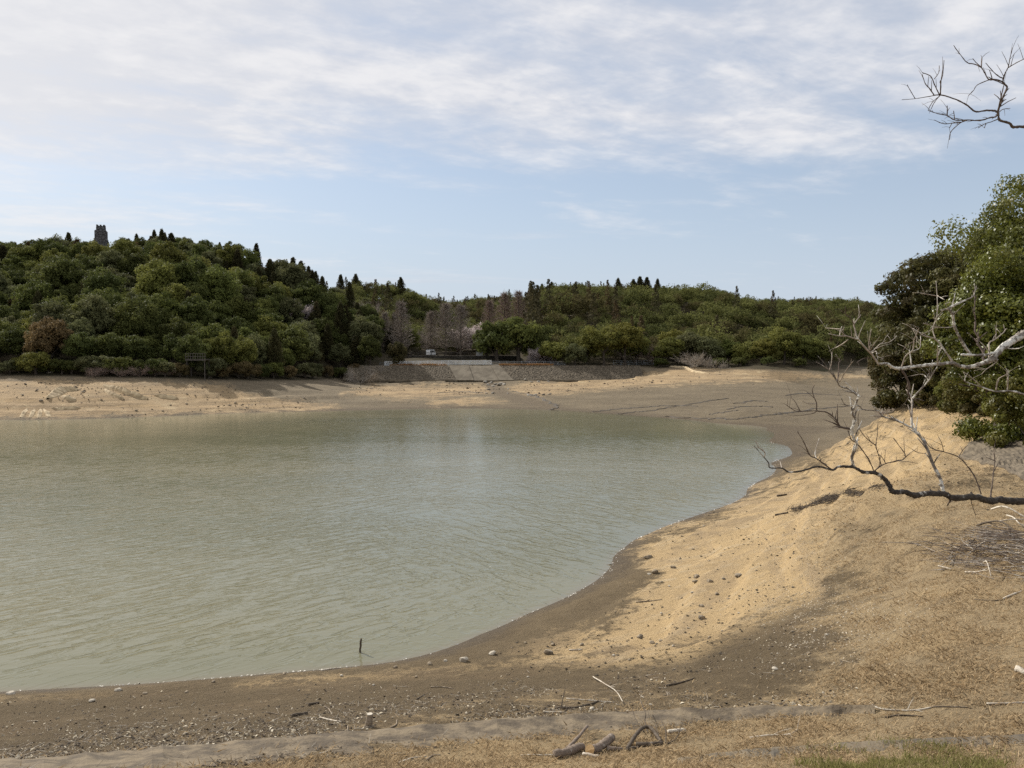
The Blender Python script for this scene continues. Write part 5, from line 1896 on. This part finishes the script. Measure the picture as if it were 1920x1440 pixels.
tag(bp, "tangled heap of grey dead branches on the dry slope at the right edge", "brush pile", kind='stuff')
vs, fq = twig_prisms(S2[1])
bp2 = link('brush_pile_pale_twigs', mesh('brush_pile', vs, fq, TWIGP))
tag(bp2, "bleached thin twigs mixed into the heap of dead branches", "brush pile", kind='stuff')
for i, (pts, w_, k, lab) in enumerate([
    ([(1859, 967), (1885, 973), (1925, 979)], 4.2, 'p', "uppermost bleached branch on the brush pile"),
    ([(1887, 985), (1900, 991), (1910, 998), (1925, 998)], 3, 'p', "crooked bleached twig on the brush pile"),
    ([(1873, 998), (1895, 999), (1925, 998)], 3, 'p', "straight pale branch across the upper brush pile"),
    ([(1832, 986), (1850, 992), (1880, 1005), (1920, 1023)], 4, 'd', "long dark branch slanting down across the brush pile"),
    ([(1833, 1027), (1848, 1031), (1880, 1026), (1915, 1024)], 3.4, 'p', "wavy pale branch in the middle of the brush pile"),
    ([(1810, 1074), (1835, 1077), (1850, 1078)], 3.2, 'p', "pale stick poking out of the lower left of the brush pile"),
    ([(1760, 1066), (1783, 1070)], 3.2, 'p', "separate short pale stick left of the brush pile"),
    ([(1818, 1022), (1827, 1013)], 4, 'd', "short dark stick left of the brush pile"),
    ([(1884, 1050), (1905, 1047), (1918, 1056)], 3, 'p', "bent pale twig low on the brush pile"),
    ([(1844, 1066), (1850, 1078), (1858, 1090)], 2.6, 'p', "upright pale twig at the foot of the brush pile"),
    ([(1782, 1062), (1788, 1052), (1791, 1045)], 2.6, 'd', "small dark standing twig left of the brush pile")]):
    stick('branch', pts, w_, MM[k], lab, "branch", 6, [g_.uniform(.12, .4) if u > 1840 else g_.uniform(0, .08) for u, v in pts], .7, "larger branches on the brush pile", .12, None, 1, 50 + i)

# ------------------------------------------------------------------ bare tree leaning in from the right
bt = empty('bare_tree', (4.0, 5.9, tz1(4.0, 5.9)))
tag(bt, "leafless lichen spotted tree reaching crooked branches in from the right edge", "tree")
BO = Vector(bt.location)
rg5 = random.Random(77)


def bt_path(pts, D0, dD, wob, seed):
    """surveyed branch points carried to real depth: depth drifts along the branch"""
    g_ = random.Random(seed)
    out, ph = [], g_.uniform(0, 6)
    for i, (u, v) in enumerate(pts):
        D = D0 + dD * i / max(1, len(pts) - 1) + wob * math.sin(ph + i * 1.1)
        out.append(Vector(pD(u, v, D)))
    return out


DEPTH = {}


def limb(pts, ws, D0, D1, mat, label, n=9, seed=0, ext=None):
    P_ = bt_path(pts, D0, D1 - D0, .05, seed)
    if ext: P_ = [Vector(e) for e in ext] + P_; ws = [ws[0] * 1.35, ws[0] * 1.1][:len(ext)] + ws
    R_0 = [w_ * .33 * max(p.y, 1) / FPX for w_, p in zip(ws, P_)]
    Q, R = smooth_path(P_, R_0, 8, .17, random.Random(seed))
    mb = MB()
    mb.tube([q - BO for q in Q], R, n)
    for k in range(int(len(Q) * .5)):      # burls and spurs
        i = rg5.randrange(4, len(Q) - 2)
        d_ = Vector((rg5.uniform(-1, 1), rg5.uniform(-1, 1), rg5.uniform(-1, 1))).normalized()
        mb.tube([Q[i] - BO, Q[i] - BO + d_ * R[i] * rg5.uniform(1.1, 1.6)], [R[i] * .62, R[i] * .22], 6)
    o = mb.obj('branch', mat, bt, True)
    if label: o['label'] = label
    return o, Q


def twig(parent, Q, pts, w0, w1, mat, seed, end_dy=.25):
    """a twig: starts at the parent's depth nearest its first point"""
    u0, v0 = pts[0]
    best, bd = None, 1e9
    for q in Q:
        a, b_ = project(q.x, q.y, q.z)
        d_ = (a - u0) ** 2 + (b_ - v0) ** 2
        if d_ < bd: bd, best = d_, q
    g_ = random.Random(seed)
    dD = g_.uniform(-1, 1) * end_dy
    P_ = [Vector(pD(u, v, best.y + dD * i / max(1, len(pts) - 1))) for i, (u, v) in enumerate(pts)]
    ws = [w0 + (w1 - w0) * i / max(1, len(pts) - 1) for i in range(len(pts))]
    R_0 = [max(w_ * .85, 1.0) / 2 * p.y / FPX for w_, p in zip(ws, P_)]
    QQ, R = smooth_path(P_, R_0, 5, .22, g_)
    mb = MB()
    mb.tube([q - BO for q in QQ], R, 6)
    for k in range(max(2, len(QQ) // 4)):   # side shoots
        i = g_.randrange(2, len(QQ))
        dv = (QQ[i] - QQ[i - 1]).normalized() + Vector((g_.uniform(-1, 1), g_.uniform(-1, 1), g_.uniform(-.4, 1))) * .9
        dv.normalize()
        L_ = g_.uniform(.03, .13)
        mb.tube([QQ[i] - BO, QQ[i] - BO + dv * L_ * .5 + Vector((0, 0, .005)), QQ[i] - BO + dv * L_], [R[i] * .6, R[i] * .5, R[i] * .3], 4)
    o = mb.obj('twig', mat, parent, True)
    return QQ


TR = [(BO.x, BO.y, BO.z - .5), (BO.x, BO.y, BO.z + .4), (4.02, 5.9, 8.6), (4.08, 5.92, 10.4), (4.1, 6.0, 11.6), (4.35, 6.2, 13.2), (4.6, 6.4, 14.6)]
Q, R = smooth_path(TR, [.19, .145, .13, .115, .09, .06, .03], 6, .06, random.Random(6))
mb = MB(); mb.tube([q - BO for q in Q], R, 14); mb.obj('trunk', LICHEND, bt, True)

U1, Q1 = limb([(1960, 607), (1918, 628), (1897, 640), (1876, 655), (1860, 673), (1843, 681), (1821, 688), (1803, 687), (1787, 681), (1768, 682), (1735, 685), (1710, 688), (1681, 691), (1662, 682), (1650, 683)],
              [22, 21, 20, 19, 17, 12, 11, 10, 9.5, 9, 9, 9, 9, 7, 5], 5.8, 5.2, LICHEN, "pale lichen covered middle branch", 10, 1, [(4.07, 5.92, 10.35)])
for i, (pts, a, b_, m) in enumerate([
    ([(1648, 684), (1635, 665), (1630, 660), (1616, 645), (1610, 637), (1600, 634), (1587, 630), (1574, 630), (1554, 626)], 5, 2, 'p'),
    ([(1609, 636), (1606, 630), (1602, 614), (1601, 608), (1607, 600), (1614, 590)], 4, 2, 'p'), ([(1601, 608), (1594, 596), (1586, 590), (1585, 575)], 2.5, 1.3, 'd'),
    ([(1590, 637), (1578, 646), (1567, 652)], 3, 1.5, 'p'), ([(1574, 630), (1576, 618), (1579, 612)], 2.4, 1.4, 'p'), ([(1576, 617), (1562, 616), (1548, 615)], 2, 1.3, 'p'),
    ([(1632, 662), (1645, 650), (1651, 645), (1668, 641), (1682, 630)], 2.6, 1.3, 'p'), ([(1630, 654), (1629, 646), (1634, 617)], 2.2, 1.3, 'p'), ([(1634, 662), (1643, 659), (1645, 668), (1656, 672)], 2.4, 1.4, 'p'),
    ([(1632, 672), (1620, 672), (1606, 680)], 2.2, 1.3, 'd'),
    ([(1845, 680), (1843, 658), (1833, 644), (1835, 634), (1828, 620), (1829, 602), (1827, 582), (1828, 558), (1824, 545)], 6, 2, 'd'),
    ([(1854, 677), (1855, 660), (1855, 643), (1866, 636), (1880, 625), (1887, 616)], 4, 1.5, 'p'), ([(1866, 636), (1868, 625), (1866, 618)], 2, 1.3, 'p'),
    ([(1870, 660), (1851, 665), (1827, 666), (1803, 665)], 7, 5, 'w'),
    ([(1822, 667), (1808, 648), (1800, 634), (1793, 620), (1790, 613), (1787, 596), (1784, 586), (1776, 580), (1764, 582)], 7, 4, 'w'),
    ([(1777, 579), (1792, 571), (1810, 563), (1824, 556), (1828, 547), (1831, 536)], 4.5, 2, 'w'), ([(1788, 575), (1787, 568)], 3, 2, 'p'), ([(1790, 612), (1778, 614), (1765, 614), (1752, 612), (1731, 606)], 2.5, 1.3, 'p'),
    ([(1786, 678), (1771, 657), (1754, 636), (1733, 630), (1722, 622), (1711, 616)], 4, 1.5, 'p'), ([(1754, 635), (1749, 616), (1757, 590), (1757, 555), (1755, 527)], 2.4, 1.3, 'p'), ([(1757, 555), (1740, 552), (1726, 550)], 2, 1.3, 'p'),
    ([(1757, 554), (1764, 558), (1771, 562)], 2, 1.4, 'p'), ([(1749, 617), (1740, 622), (1732, 626)], 2, 1.3, 'p'),
    ([(1691, 688), (1698, 668), (1711, 657), (1714, 638), (1719, 626), (1723, 615)], 3.4, 1.4, 'p'), ([(1711, 658), (1724, 653), (1726, 640), (1726, 630)], 2, 1.3, 'p'), ([(1714, 640), (1700, 648), (1692, 660)], 1.8, 1.3, 'd'),
    ([(1709, 685), (1707, 668), (1705, 657)], 3, 1.6, 'p'), ([(1758, 683), (1758, 665), (1758, 648)], 2.8, 1.8, 'p'), ([(1759, 664), (1766, 652)], 2, 1.4, 'p'),
    ([(1690, 692), (1700, 708), (1705, 725), (1703, 738), (1710, 748)], 5, 5, 'd'),
    ([(1870, 676), (1862, 684), (1850, 692), (1840, 702)], 3, 1.4, 'p'), ([(1880, 652), (1900, 654), (1912, 653)], 3, 1.4, 'w')]):
    Q1b = twig(U1, Q1, pts, a, b_, {'p': TWIGP, 'd': TWIGD, 'w': LICHEN}[m], 100 + i)

U2, Q2 = limb([(1965, 945), (1920, 941), (1893, 939), (1876, 937), (1856, 939), (1827, 932), (1786, 933), (1769, 926), (1734, 926), (1715, 929), (1696, 922), (1674, 922), (1668, 911), (1657, 897), (1642, 887), (1619, 885), (1601, 876),
               (1589, 875), (1572, 875), (1560, 881), (1534, 875), (1502, 883), (1479, 885), (1466, 878), (1444, 877), (1441, 868), (1432, 857), (1414, 836)],
              [20, 20, 20, 19, 19, 19, 17, 16, 16, 15, 14, 15, 13, 12, 11, 9, 8, 7.5, 7, 6, 5.5, 5, 4.5, 4, 3.4, 3, 2.4, 1.6], 5.75, 4.7, LICHEND, "dark knobbly lowest branch", 10, 2, [(4.02, 5.9, 8.75)])
for i, (pts, a, b_, m) in enumerate([
    ([(1601, 874), (1597, 859), (1603, 843), (1606, 831), (1600, 821), (1597, 805), (1604, 788), (1598, 774), (1605, 757), (1610, 741)], 7, 4.5, 'w'),
    ([(1610, 742), (1602, 737), (1590, 729), (1575, 724), (1570, 716), (1555, 695), (1543, 686), (1531, 679)], 4.5, 1.5, 'w'), ([(1570, 716), (1572, 700), (1573, 680), (1575, 677), (1567, 664)], 3, 1.4, 'd'),
    ([(1574, 716), (1587, 694), (1600, 677)], 2.6, 1.3, 'p'), ([(1555, 695), (1559, 680), (1560, 660)], 2.4, 1.3, 'p'),
    ([(1597, 805), (1578, 801), (1573, 798), (1566, 785), (1550, 773), (1532, 770), (1531, 756), (1523, 734), (1527, 722)], 5, 1.6, 'd'), ([(1532, 770), (1512, 771), (1493, 771), (1474, 759)], 2.4, 1.3, 'd'), ([(1532, 770), (1524, 775), (1502, 779)], 2.6, 1.3, 'd'),
    ([(1530, 757), (1516, 757), (1505, 752)], 2.2, 1.3, 'p'), ([(1500, 770), (1490, 752), (1485, 748)], 1.8, 1.3, 'd'),
    ([(1639, 884), (1628, 860), (1612, 838), (1604, 830), (1596, 824), (1590, 808)], 3, 1.8, 'd'),
    ([(1640, 883), (1648, 876), (1661, 869), (1680, 865), (1694, 861), (1697, 852), (1686, 836), (1675, 821)], 3, 1.6, 'd'), ([(1652, 872), (1648, 855), (1642, 836), (1645, 815), (1646, 795)], 2.4, 1.3, 'd'), ([(1661, 869), (1654, 858), (1648, 852)], 2, 1.3, 'd'),
    ([(1642, 835), (1625, 822), (1612, 805), (1609, 790), (1609, 778)], 2, 1.3, 'd'),
    ([(1560, 881), (1545, 870), (1531, 860), (1517, 852), (1508, 830), (1495, 809)], 3.6, 1.4, 'd'), ([(1531, 860), (1528, 848), (1536, 822)], 1.9, 1.3, 'p'), ([(1466, 878), (1463, 866)], 2.4, 1.6, 'p'), ([(1433, 857), (1434, 848), (1422, 838), (1417, 826)], 2.2, 1.3, 'p'),
    ([(1769, 922), (1766, 908), (1762, 896), (1754, 880), (1747, 864), (1741, 848), (1736, 836), (1731, 826), (1726, 820), (1718, 810), (1710, 802)], 8, 5, 'w'),
    ([(1710, 802), (1709, 778), (1710, 748), (1704, 738)], 5, 4, 'p'), ([(1710, 748), (1725, 732), (1741, 714), (1750, 700), (1757, 688)], 4, 2, 'w'), ([(1741, 713), (1730, 702), (1708, 705)], 2.6, 1.4, 'w'), ([(1742, 712), (1743, 700), (1738, 692)], 2.2, 1.3, 'w'),
    ([(1710, 802), (1700, 798), (1691, 793), (1672, 786), (1655, 780), (1648, 772), (1643, 770), (1619, 768), (1610, 761), (1587, 760), (1579, 750), (1573, 736)], 4.4, 1.4, 'w'),
    ([(1840, 927), (1831, 901), (1820, 882), (1797, 857), (1769, 847), (1745, 839), (1730, 817)], 3.2, 1.5, 'd'), ([(1797, 857), (1806, 843), (1814, 835)], 2.2, 1.3, 'd'), ([(1769, 847), (1766, 832), (1760, 820)], 1.8, 1.3, 'd'),
    ([(1857, 933), (1861, 901), (1865, 864), (1862, 848)], 3.4, 1.5, 'd'), ([(1865, 864), (1856, 860), (1850, 858)], 2, 1.3, 'd'), ([(1782, 938), (1778, 944), (1776, 948)], 4, 2, 'd'), ([(1820, 936), (1823, 948), (1829, 965)], 2, 1.3, 'd'),
    ([(1736, 850), (1722, 849), (1710, 842)], 1.8, 1.3, 'd')]):
    twig(U2, Q2, pts, a, b_, {'p': TWIGP, 'd': TWIGD, 'w': LICHEN}[m], 200 + i)

U3, Q3 = limb([(1960, 246), (1920, 238), (1899, 238), (1893, 231), (1874, 225), (1870, 210), (1852, 207), (1829, 209), (1813, 197), (1791, 186), (1763, 178), (1741, 181), (1716, 185), (1691, 187)],
              [9, 8, 7.5, 7, 6.5, 6, 4.5, 4.5, 4, 3.6, 3.2, 2, 1.7, 1.4], 6.1, 5.6, TWIGD, "thin dark topmost branch against the sky", 8, 3, [(4.2, 6.1, 12.0)])
for i, (pts, a, b_) in enumerate([
    ([(1871, 209), (1879, 185), (1888, 165), (1883, 157), (1877, 152), (1865, 149), (1854, 149), (1847, 138), (1840, 127), (1826, 120), (1813, 117), (1798, 99), (1788, 85)], 4.6, 1.4), ([(1871, 207), (1876, 185), (1882, 160)], 3, 2), ([(1840, 127), (1841, 108)], 2.6, 1.8), ([(1840, 126), (1830, 117), (1824, 110)], 2, 1.3),
    ([(1880, 150), (1884, 138), (1890, 127), (1894, 108), (1899, 89)], 2.4, 1.3), ([(1890, 127), (1905, 118), (1919, 111), (1932, 104)], 2.2, 1.3), ([(1880, 147), (1866, 138), (1848, 118)], 2.4, 1.4), ([(1854, 150), (1833, 159), (1825, 170), (1816, 179)], 2, 1.3),
    ([(1763, 178), (1764, 160), (1763, 153), (1767, 143), (1770, 113)], 2.8, 1.4), ([(1761, 177), (1752, 158), (1745, 143), (1729, 136)], 2.6, 1.4), ([(1751, 178), (1743, 166), (1735, 157), (1729, 139)], 2.8, 1.4), ([(1752, 148), (1760, 136), (1761, 123)], 1.6, 1.3),
    ([(1762, 179), (1752, 192), (1746, 204)], 2, 1.3), ([(1762, 180), (1748, 192), (1740, 207)], 1.8, 1.3), ([(1716, 185), (1707, 170), (1701, 159)], 1.8, 1.3),
    ([(1871, 214), (1866, 219), (1855, 221), (1837, 226), (1813, 225), (1790, 225), (1776, 217), (1758, 213), (1740, 207)], 3.4, 1.4), ([(1790, 225), (1789, 215), (1788, 208)], 2, 1.4), ([(1776, 217), (1776, 205), (1776, 198)], 2.4, 1.6),
    ([(1813, 226), (1801, 230), (1783, 247), (1780, 262)], 2.6, 1.4), ([(1801, 229), (1785, 231), (1769, 232), (1752, 225)], 2.2, 1.3), ([(1785, 231), (1780, 240)], 1.8, 1.3), ([(1874, 222), (1860, 228), (1847, 232), (1834, 240)], 2.2, 1.3), ([(1848, 231), (1846, 240)], 1.8, 1.3),
    ([(1872, 212), (1880, 205), (1894, 203)], 2, 1.3)]):
    twig(U3, Q3, pts, a, b_, TWIGD, 300 + i, .3)

U4, Q4 = limb([(1960, 752), (1920, 739), (1893, 733), (1867, 734), (1843, 727), (1825, 721), (1809, 715), (1798, 701)], [7, 5.5, 5, 4.6, 4, 3.6, 3, 1.6], 5.5, 5.0, LICHEN, "slender white branch between the middle and lowest branches", 8, 4, [(4.04, 5.9, 9.5)])
for i, (pts, a, b_) in enumerate([([(1868, 733), (1871, 712), (1889, 702)], 2.6, 1.4), ([(1889, 731), (1890, 715), (1890, 699), (1886, 690)], 2.6, 1.4), ([(1809, 715), (1810, 704)], 2.2, 1.4), ([(1842, 727), (1830, 716), (1818, 705), (1806, 697)], 1.9, 1.3)]):
    twig(U4, Q4, pts, a, b_, TWIGP, 400 + i)

# ------------------------------------------------------------------ grass, litter, shells: what nobody could count
def grass_mesh(name, P, h, wdt, rng, mats, lean=.6):
    n_ = len(P)
    a = rng.uniform(0, 6.283, n_)
    side = np.stack([np.cos(a), np.sin(a), np.zeros(n_)], 1) * wdt[:, None]
    ln = rng.normal(0, lean, (n_, 2)) * h[:, None]
    tip = P + np.stack([ln[:, 0], ln[:, 1], h], 1)
    mid = P + np.stack([ln[:, 0] * .3, ln[:, 1] * .3, h * .6], 1)
    v = np.stack([P - side, P + side, mid + side * .8, tip, mid - side * .8], 1).reshape(-1, 3)
    b_ = np.arange(n_) * 5
    f = np.stack([b_, b_ + 1, b_ + 2, b_ + 3, b_ + 4], 1)
    me = mesh(name, v, f.astype(np.int32), mats)
    at_ = me.attributes.new('tone', 'FLOAT', 'FACE')
    at_.data.foreach_set('value', rng.uniform(0, 1, n_).astype(np.float32))
    return me


def zone_pts(n_, rmin, rmax, a0, a1, poly, rng, soft=25, extra=None, power=1.0):
    """random ground points, denser near the camera, kept inside a surveyed patch"""
    th_ = np.radians(rng.uniform(a0, a1, n_))
    r_ = rmin * (rmax / rmin) ** rng.uniform(0, 1, n_) ** power
    x, y = r_ * np.sin(th_), r_ * np.cos(th_)
    z = tz(x, y)
    u, v = project(x, y, z)
    d_ = sdf(poly, u, v) + rng.normal(0, soft, n_)
    k = (d_ > 0)
    if extra is not None: k &= extra(u, v, x, y)
    return np.stack([x, y, z], 1)[k], u[k], v[k]


GR = np.random.default_rng(31)
dry = fol_mat("dead_grass_blades", (.34, .25, .145), (.55, .42, .25), .8, .1, .35, 0)
ON_BERM = lambda u, v, x, y: ~((v > np.interp(u, [-160, 300, 600, 900, 1150, 1400, 1640], [1446, 1406, 1381, 1355, 1338, 1329, 1327])) & (v < np.interp(u, [-160, 300, 600, 900, 1150, 1400, 1640], [1474, 1438, 1416, 1387, 1364, 1346, 1336])))
CL = lambda x, y: fbm(x * 1.3, y * 1.3, 3, 71)
Pq, uq, vq = zone_pts(420000, 9.0, 46, -38, 42, GRASS, GR, 34, lambda u, v, x, y: (ON_BERM(u, v, x, y) | (GR.uniform(0, 1, len(u)) < .22)) & (CL(x, y) + GR.normal(0, .28, len(u)) > -.05))
hq = GR.uniform(.02, .06, len(Pq)) * (1 + .8 * np.clip(CL(Pq[:, 0] * 1.7, Pq[:, 1] * 1.7), -.5, .8)) * (1 + np.hypot(Pq[:, 0], Pq[:, 1]) * .008)
gme = grass_mesh("dead_grass", Pq, hq, GR.uniform(.003, .006, len(Pq)) * (1 + np.hypot(Pq[:, 0], Pq[:, 1]) * .05), GR, dry, 1.3)
tag(link("dead_grass", gme), "short dead straw coloured grass covering the near slope", "grass", kind='stuff')
GREENP = [(1500, 1424), (1560, 1410), (1640, 1404), (1760, 1403), (1850, 1412), (1885, 1432), (1890, 1560), (1470, 1560)]
Pq, uq, vq = zone_pts(60000, 9.0, 13.5, 14, 40, GREENP, GR, 16, lambda u, v, x, y: CL(x * 1.5, y * 1.5) + GR.normal(0, .22, len(u)) > .10)
gmt = fol_mat("fresh_grass_blades", (.15, .15, .045), (.34, .31, .125), .6, .2, .3, 0)
tag(link("green_grass", grass_mesh("green_grass", Pq, GR.uniform(.05, .13, len(Pq)), GR.uniform(.003, .006, len(Pq)), GR, gmt, .35)), "patch of fresh green grass at the bottom right corner", "grass", kind='stuff')
# orange dry grass on the dam shoulder
n_ = 14000
x_ = np.concatenate([GR.uniform(-3.6, 11.5, n_ // 3), GR.uniform(-34, -18, n_ // 12)])
x_ = x_[fbm(x_ * .5, x_ * 0 + 3.3, 3, 8) + GR.normal(0, .3, len(x_)) > -.1]
y_ = GR.uniform(229.55, 231.0, len(x_))
Pq = np.stack([x_, y_, np.maximum(tz(x_, y_), 6.9)], 1)
om = fol_mat("orange_dry_grass", (.26, .150, .065), (.42, .25, .11), .8, .1, .2, 0)
tag(link("orange_grass", grass_mesh("orange_grass", Pq, GR.uniform(.3, .8, len(Pq)), GR.uniform(.04, .09, len(Pq)), GR, om, .4)), "strip of orange brown dry grass on top of the stone dam face", "grass", kind='stuff')


def chips(name, P, size, rng, mat, label, cat, flat=.5):
    N = np.stack([rng.normal(0, flat, len(P)), rng.normal(0, flat, len(P)), np.ones(len(P))], 1)
    N /= np.linalg.norm(N, axis=1)[:, None]
    P = P + np.stack([0 * size, 0 * size, size * .25], 1)
    n_ = len(P)
    a = rng.normal(size=(n_, 3))
    t_ = np.cross(N, a); t_ /= np.linalg.norm(t_, axis=1)[:, None]
    b_ = np.cross(N, t_)
    s = size[:, None]
    asp = rng.uniform(.3, .9, n_)[:, None]
    v = np.stack([P - t_ * s, P + b_ * s * asp, P + t_ * s, P - b_ * s * asp, P + N * s * .45], 1).reshape(-1, 3)
    k = np.arange(n_) * 5
    f = np.concatenate([np.stack([k + i, k + (i + 1) % 4, k + 4], 1) for i in range(4)])
    me = mesh(name, v, f.astype(np.int32), mat)
    at_ = me.attributes.new('tone', 'FLOAT', 'FACE')
    at_.data.foreach_set('value', np.tile(rng.uniform(0, 1, n_), 4).astype(np.float32))
    return tag(link(name, me), label, cat, kind='stuff')


palem = fol_mat("pale_chips", (.22, .175, .115), (.60, .52, .40), .8, .2, 0.0, 0)
darkm = fol_mat("dark_clods", (.055, .042, .030), (.13, .10, .07), .9, .2, 0.0, 0)
band = lambda u, v: np.interp(u, [-160, 300, 600, 900, 1150, 1400, 1640], [1446, 1406, 1381, 1355, 1338, 1329, 1327]) - v
near_berm = lambda u, v, x, y: GR.uniform(0, 1, len(u)) < np.clip(np.exp(-np.maximum(band(u, v), 0) / 26.0) + .16, 0, 1) * np.clip(.55 + 1.6 * fbm(x * .7, y * .7, 3, 91), .05, 1)
Pq, uq, vq = zone_pts(60000, 11.5, 34, -36, 36, DARK, GR, 10, lambda u, v, x, y: near_berm(u, v, x, y) & (band(u, v) > -3))
chips("leaf_litter", Pq, np.minimum(.006 + GR.exponential(.0085, len(Pq)), .05), GR, palem, "pale dead leaves, chips and shells strewn over the dark mud", "litter", .6)
Pq, uq, vq = zone_pts(36000, 11.5, 34, -36, 36, DARK, GR, 10, near_berm)
chips("bark_litter", Pq, GR.uniform(.012, .045, len(Pq)), GR, darkm, "dark bark scraps and clods strewn over the mud", "litter", .5)
Pq, uq, vq = zone_pts(14000, 16, 66, -34, 34, SAND_NEAR, GR, 30, lambda u, v, x, y: fbm(x * .5, y * .5, 3, 5) + GR.normal(0, .2, len(u)) > .02)
chips("sand_grit", Pq, GR.uniform(.012, .05, len(Pq)) * (1 + .012 * np.hypot(Pq[:, 0], Pq[:, 1])), GR, darkm, "small dark clods scattered over the golden sand", "grit", .5)
SHELLP = [(1460, 1000), (1540, 960), (1600, 1010), (1560, 1100), (1700, 1140), (1640, 1200), (1480, 1190), (1440, 1120)]
Pq, uq, vq = zone_pts(22000, 16, 50, 8, 30, SHELLP, GR, 40)
chips("shell_chips", Pq, GR.uniform(.010, .030, len(Pq)), GR, palem, "white shell and gravel chips where the sand meets the dead grass", "gravel", .5)
# rubble on the far shores
for nm, poly, k_, rmin, rmax, a0, a1, lab in (
    ("rubble_specks", [(0, 712), (200, 716), (420, 722), (600, 752), (560, 768), (200, 780), (0, 782), (-200, 780), (-200, 712)], 5200, 118, 175, -36, -11, "small dark rubble scattered over the left shore"),
    ("far_rubble", [(640, 716), (900, 712), (1190, 710), (1290, 700), (1540, 704), (1300, 722), (1000, 745), (900, 745), (660, 742)], 5200, 160, 225, -14, 21, "small dark rubble scattered below the dam")):
    Pq, uq, vq = zone_pts(k_, rmin, rmax, a0, a1, poly, GR, 3, lambda u, v, x, y: fbm(x * .12, y * .12, 4, 15) + GR.normal(0, .12, len(u)) > .08)
    chips(nm, Pq, np.minimum(.05 + GR.exponential(.075, len(Pq)), .5), GR, darkm, lab, "rubble", .5)
# foam and shells along the water line
idx_ = np.arange(SHORE.__len__())
ln_pts = [Vector(pz(u, v, 0)) for u, v in SHORE[11:]]
L_ = []
for a, b_ in zip(ln_pts[:-1], ln_pts[1:]):
    m_ = max(2, int((b_ - a).length / .05))
    for k in range(m_): L_.append(a.lerp(b_, k / m_))
L_ = np.array([tuple(q) for q in L_])
L_ = np.repeat(L_, 2, 0)
L_[:, :2] += GR.normal(0, .35, (len(L_), 2))
zz = tz(L_[:, 0], L_[:, 1])
k = (zz > -.01) & (zz < .07) & (fbm(L_[:, 0] * .6, L_[:, 1] * .6, 3, 44) + GR.normal(0, .2, len(L_)) > .05)
Pq = np.stack([L_[k, 0], L_[k, 1], np.maximum(zz[k], .0)], 1)
chips("shoreline_shells", Pq, GR.uniform(.012, .040, len(Pq)) * (1 + .012 * np.hypot(Pq[:, 0], Pq[:, 1])), GR, fol_mat("white_shells", (.42, .38, .31), (.80, .76, .68), .7, .3, 0, 0), "white shell and foam specks along the water line", "shells", .5)
# fine twigs on the mud near the berm
Pq, uq, vq = zone_pts(16000, 11.5, 26, -36, 36, DARK, GR, 6, near_berm)
Pq = Pq[:2400]
a = GR.uniform(0, 6.28, len(Pq))
L2 = GR.uniform(.05, .28, len(Pq))
sg = [(p + np.array([0, 0, .01]), p + np.array([math.cos(t_) * l_, math.sin(t_) * l_, GR.uniform(0, .04)]), GR.uniform(.0025, .007)) for p, t_, l_ in zip(Pq, a, L2)]
vs, fq = twig_prisms(sg[:len(sg) * 2 // 3]); tag(link("twig_litter", mesh("twig_litter", vs, fq, DRIFTM)), "thin brown twigs strewn along the muddy edge of the berm", "litter", kind='stuff')
vs, fq = twig_prisms(sg[len(sg) * 2 // 3:]); tag(link("pale_twig_litter", mesh("twig_litter", vs, fq, DRIFT)), "thin bleached twigs strewn along the muddy edge of the berm", "litter", kind='stuff')
# dark spikes drawn as the shade under the turf edge on the spur
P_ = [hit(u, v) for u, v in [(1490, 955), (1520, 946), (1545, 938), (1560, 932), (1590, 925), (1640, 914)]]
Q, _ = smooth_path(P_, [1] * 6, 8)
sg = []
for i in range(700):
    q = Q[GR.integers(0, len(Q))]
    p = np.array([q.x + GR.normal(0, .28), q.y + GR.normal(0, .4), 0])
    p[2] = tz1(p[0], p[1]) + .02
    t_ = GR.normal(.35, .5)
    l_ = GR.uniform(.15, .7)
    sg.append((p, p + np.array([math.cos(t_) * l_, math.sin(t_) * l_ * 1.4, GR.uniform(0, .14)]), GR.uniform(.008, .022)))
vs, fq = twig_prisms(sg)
tag(link("turf_edge_shade", mesh("turf_edge_shade", vs, fq, DRIFTD)), "dark spiky strand standing in for shade under the turf edge above the golden sand", "painted shade", kind='stuff')

# ------------------------------------------------------------------ labels of the trees, told apart by look, place and order
byl = {}
for tr in TREES:
    u, v = project(tr['x'], tr['y'], tr['z'])
    byl.setdefault((tr['noun'], tr['band']), []).append((float(u), tr['o']))
for (noun, band_), L in byl.items():
    L.sort(key=lambda a: a[0])
    for k, (u, o) in enumerate(L):
        o['label'] = f"{noun} {band_}" + (f", {ordinal(k)} from the left" if len(L) > 1 else "")
        if len(L) > 2: o['group'] = f"{noun}s {band_}"
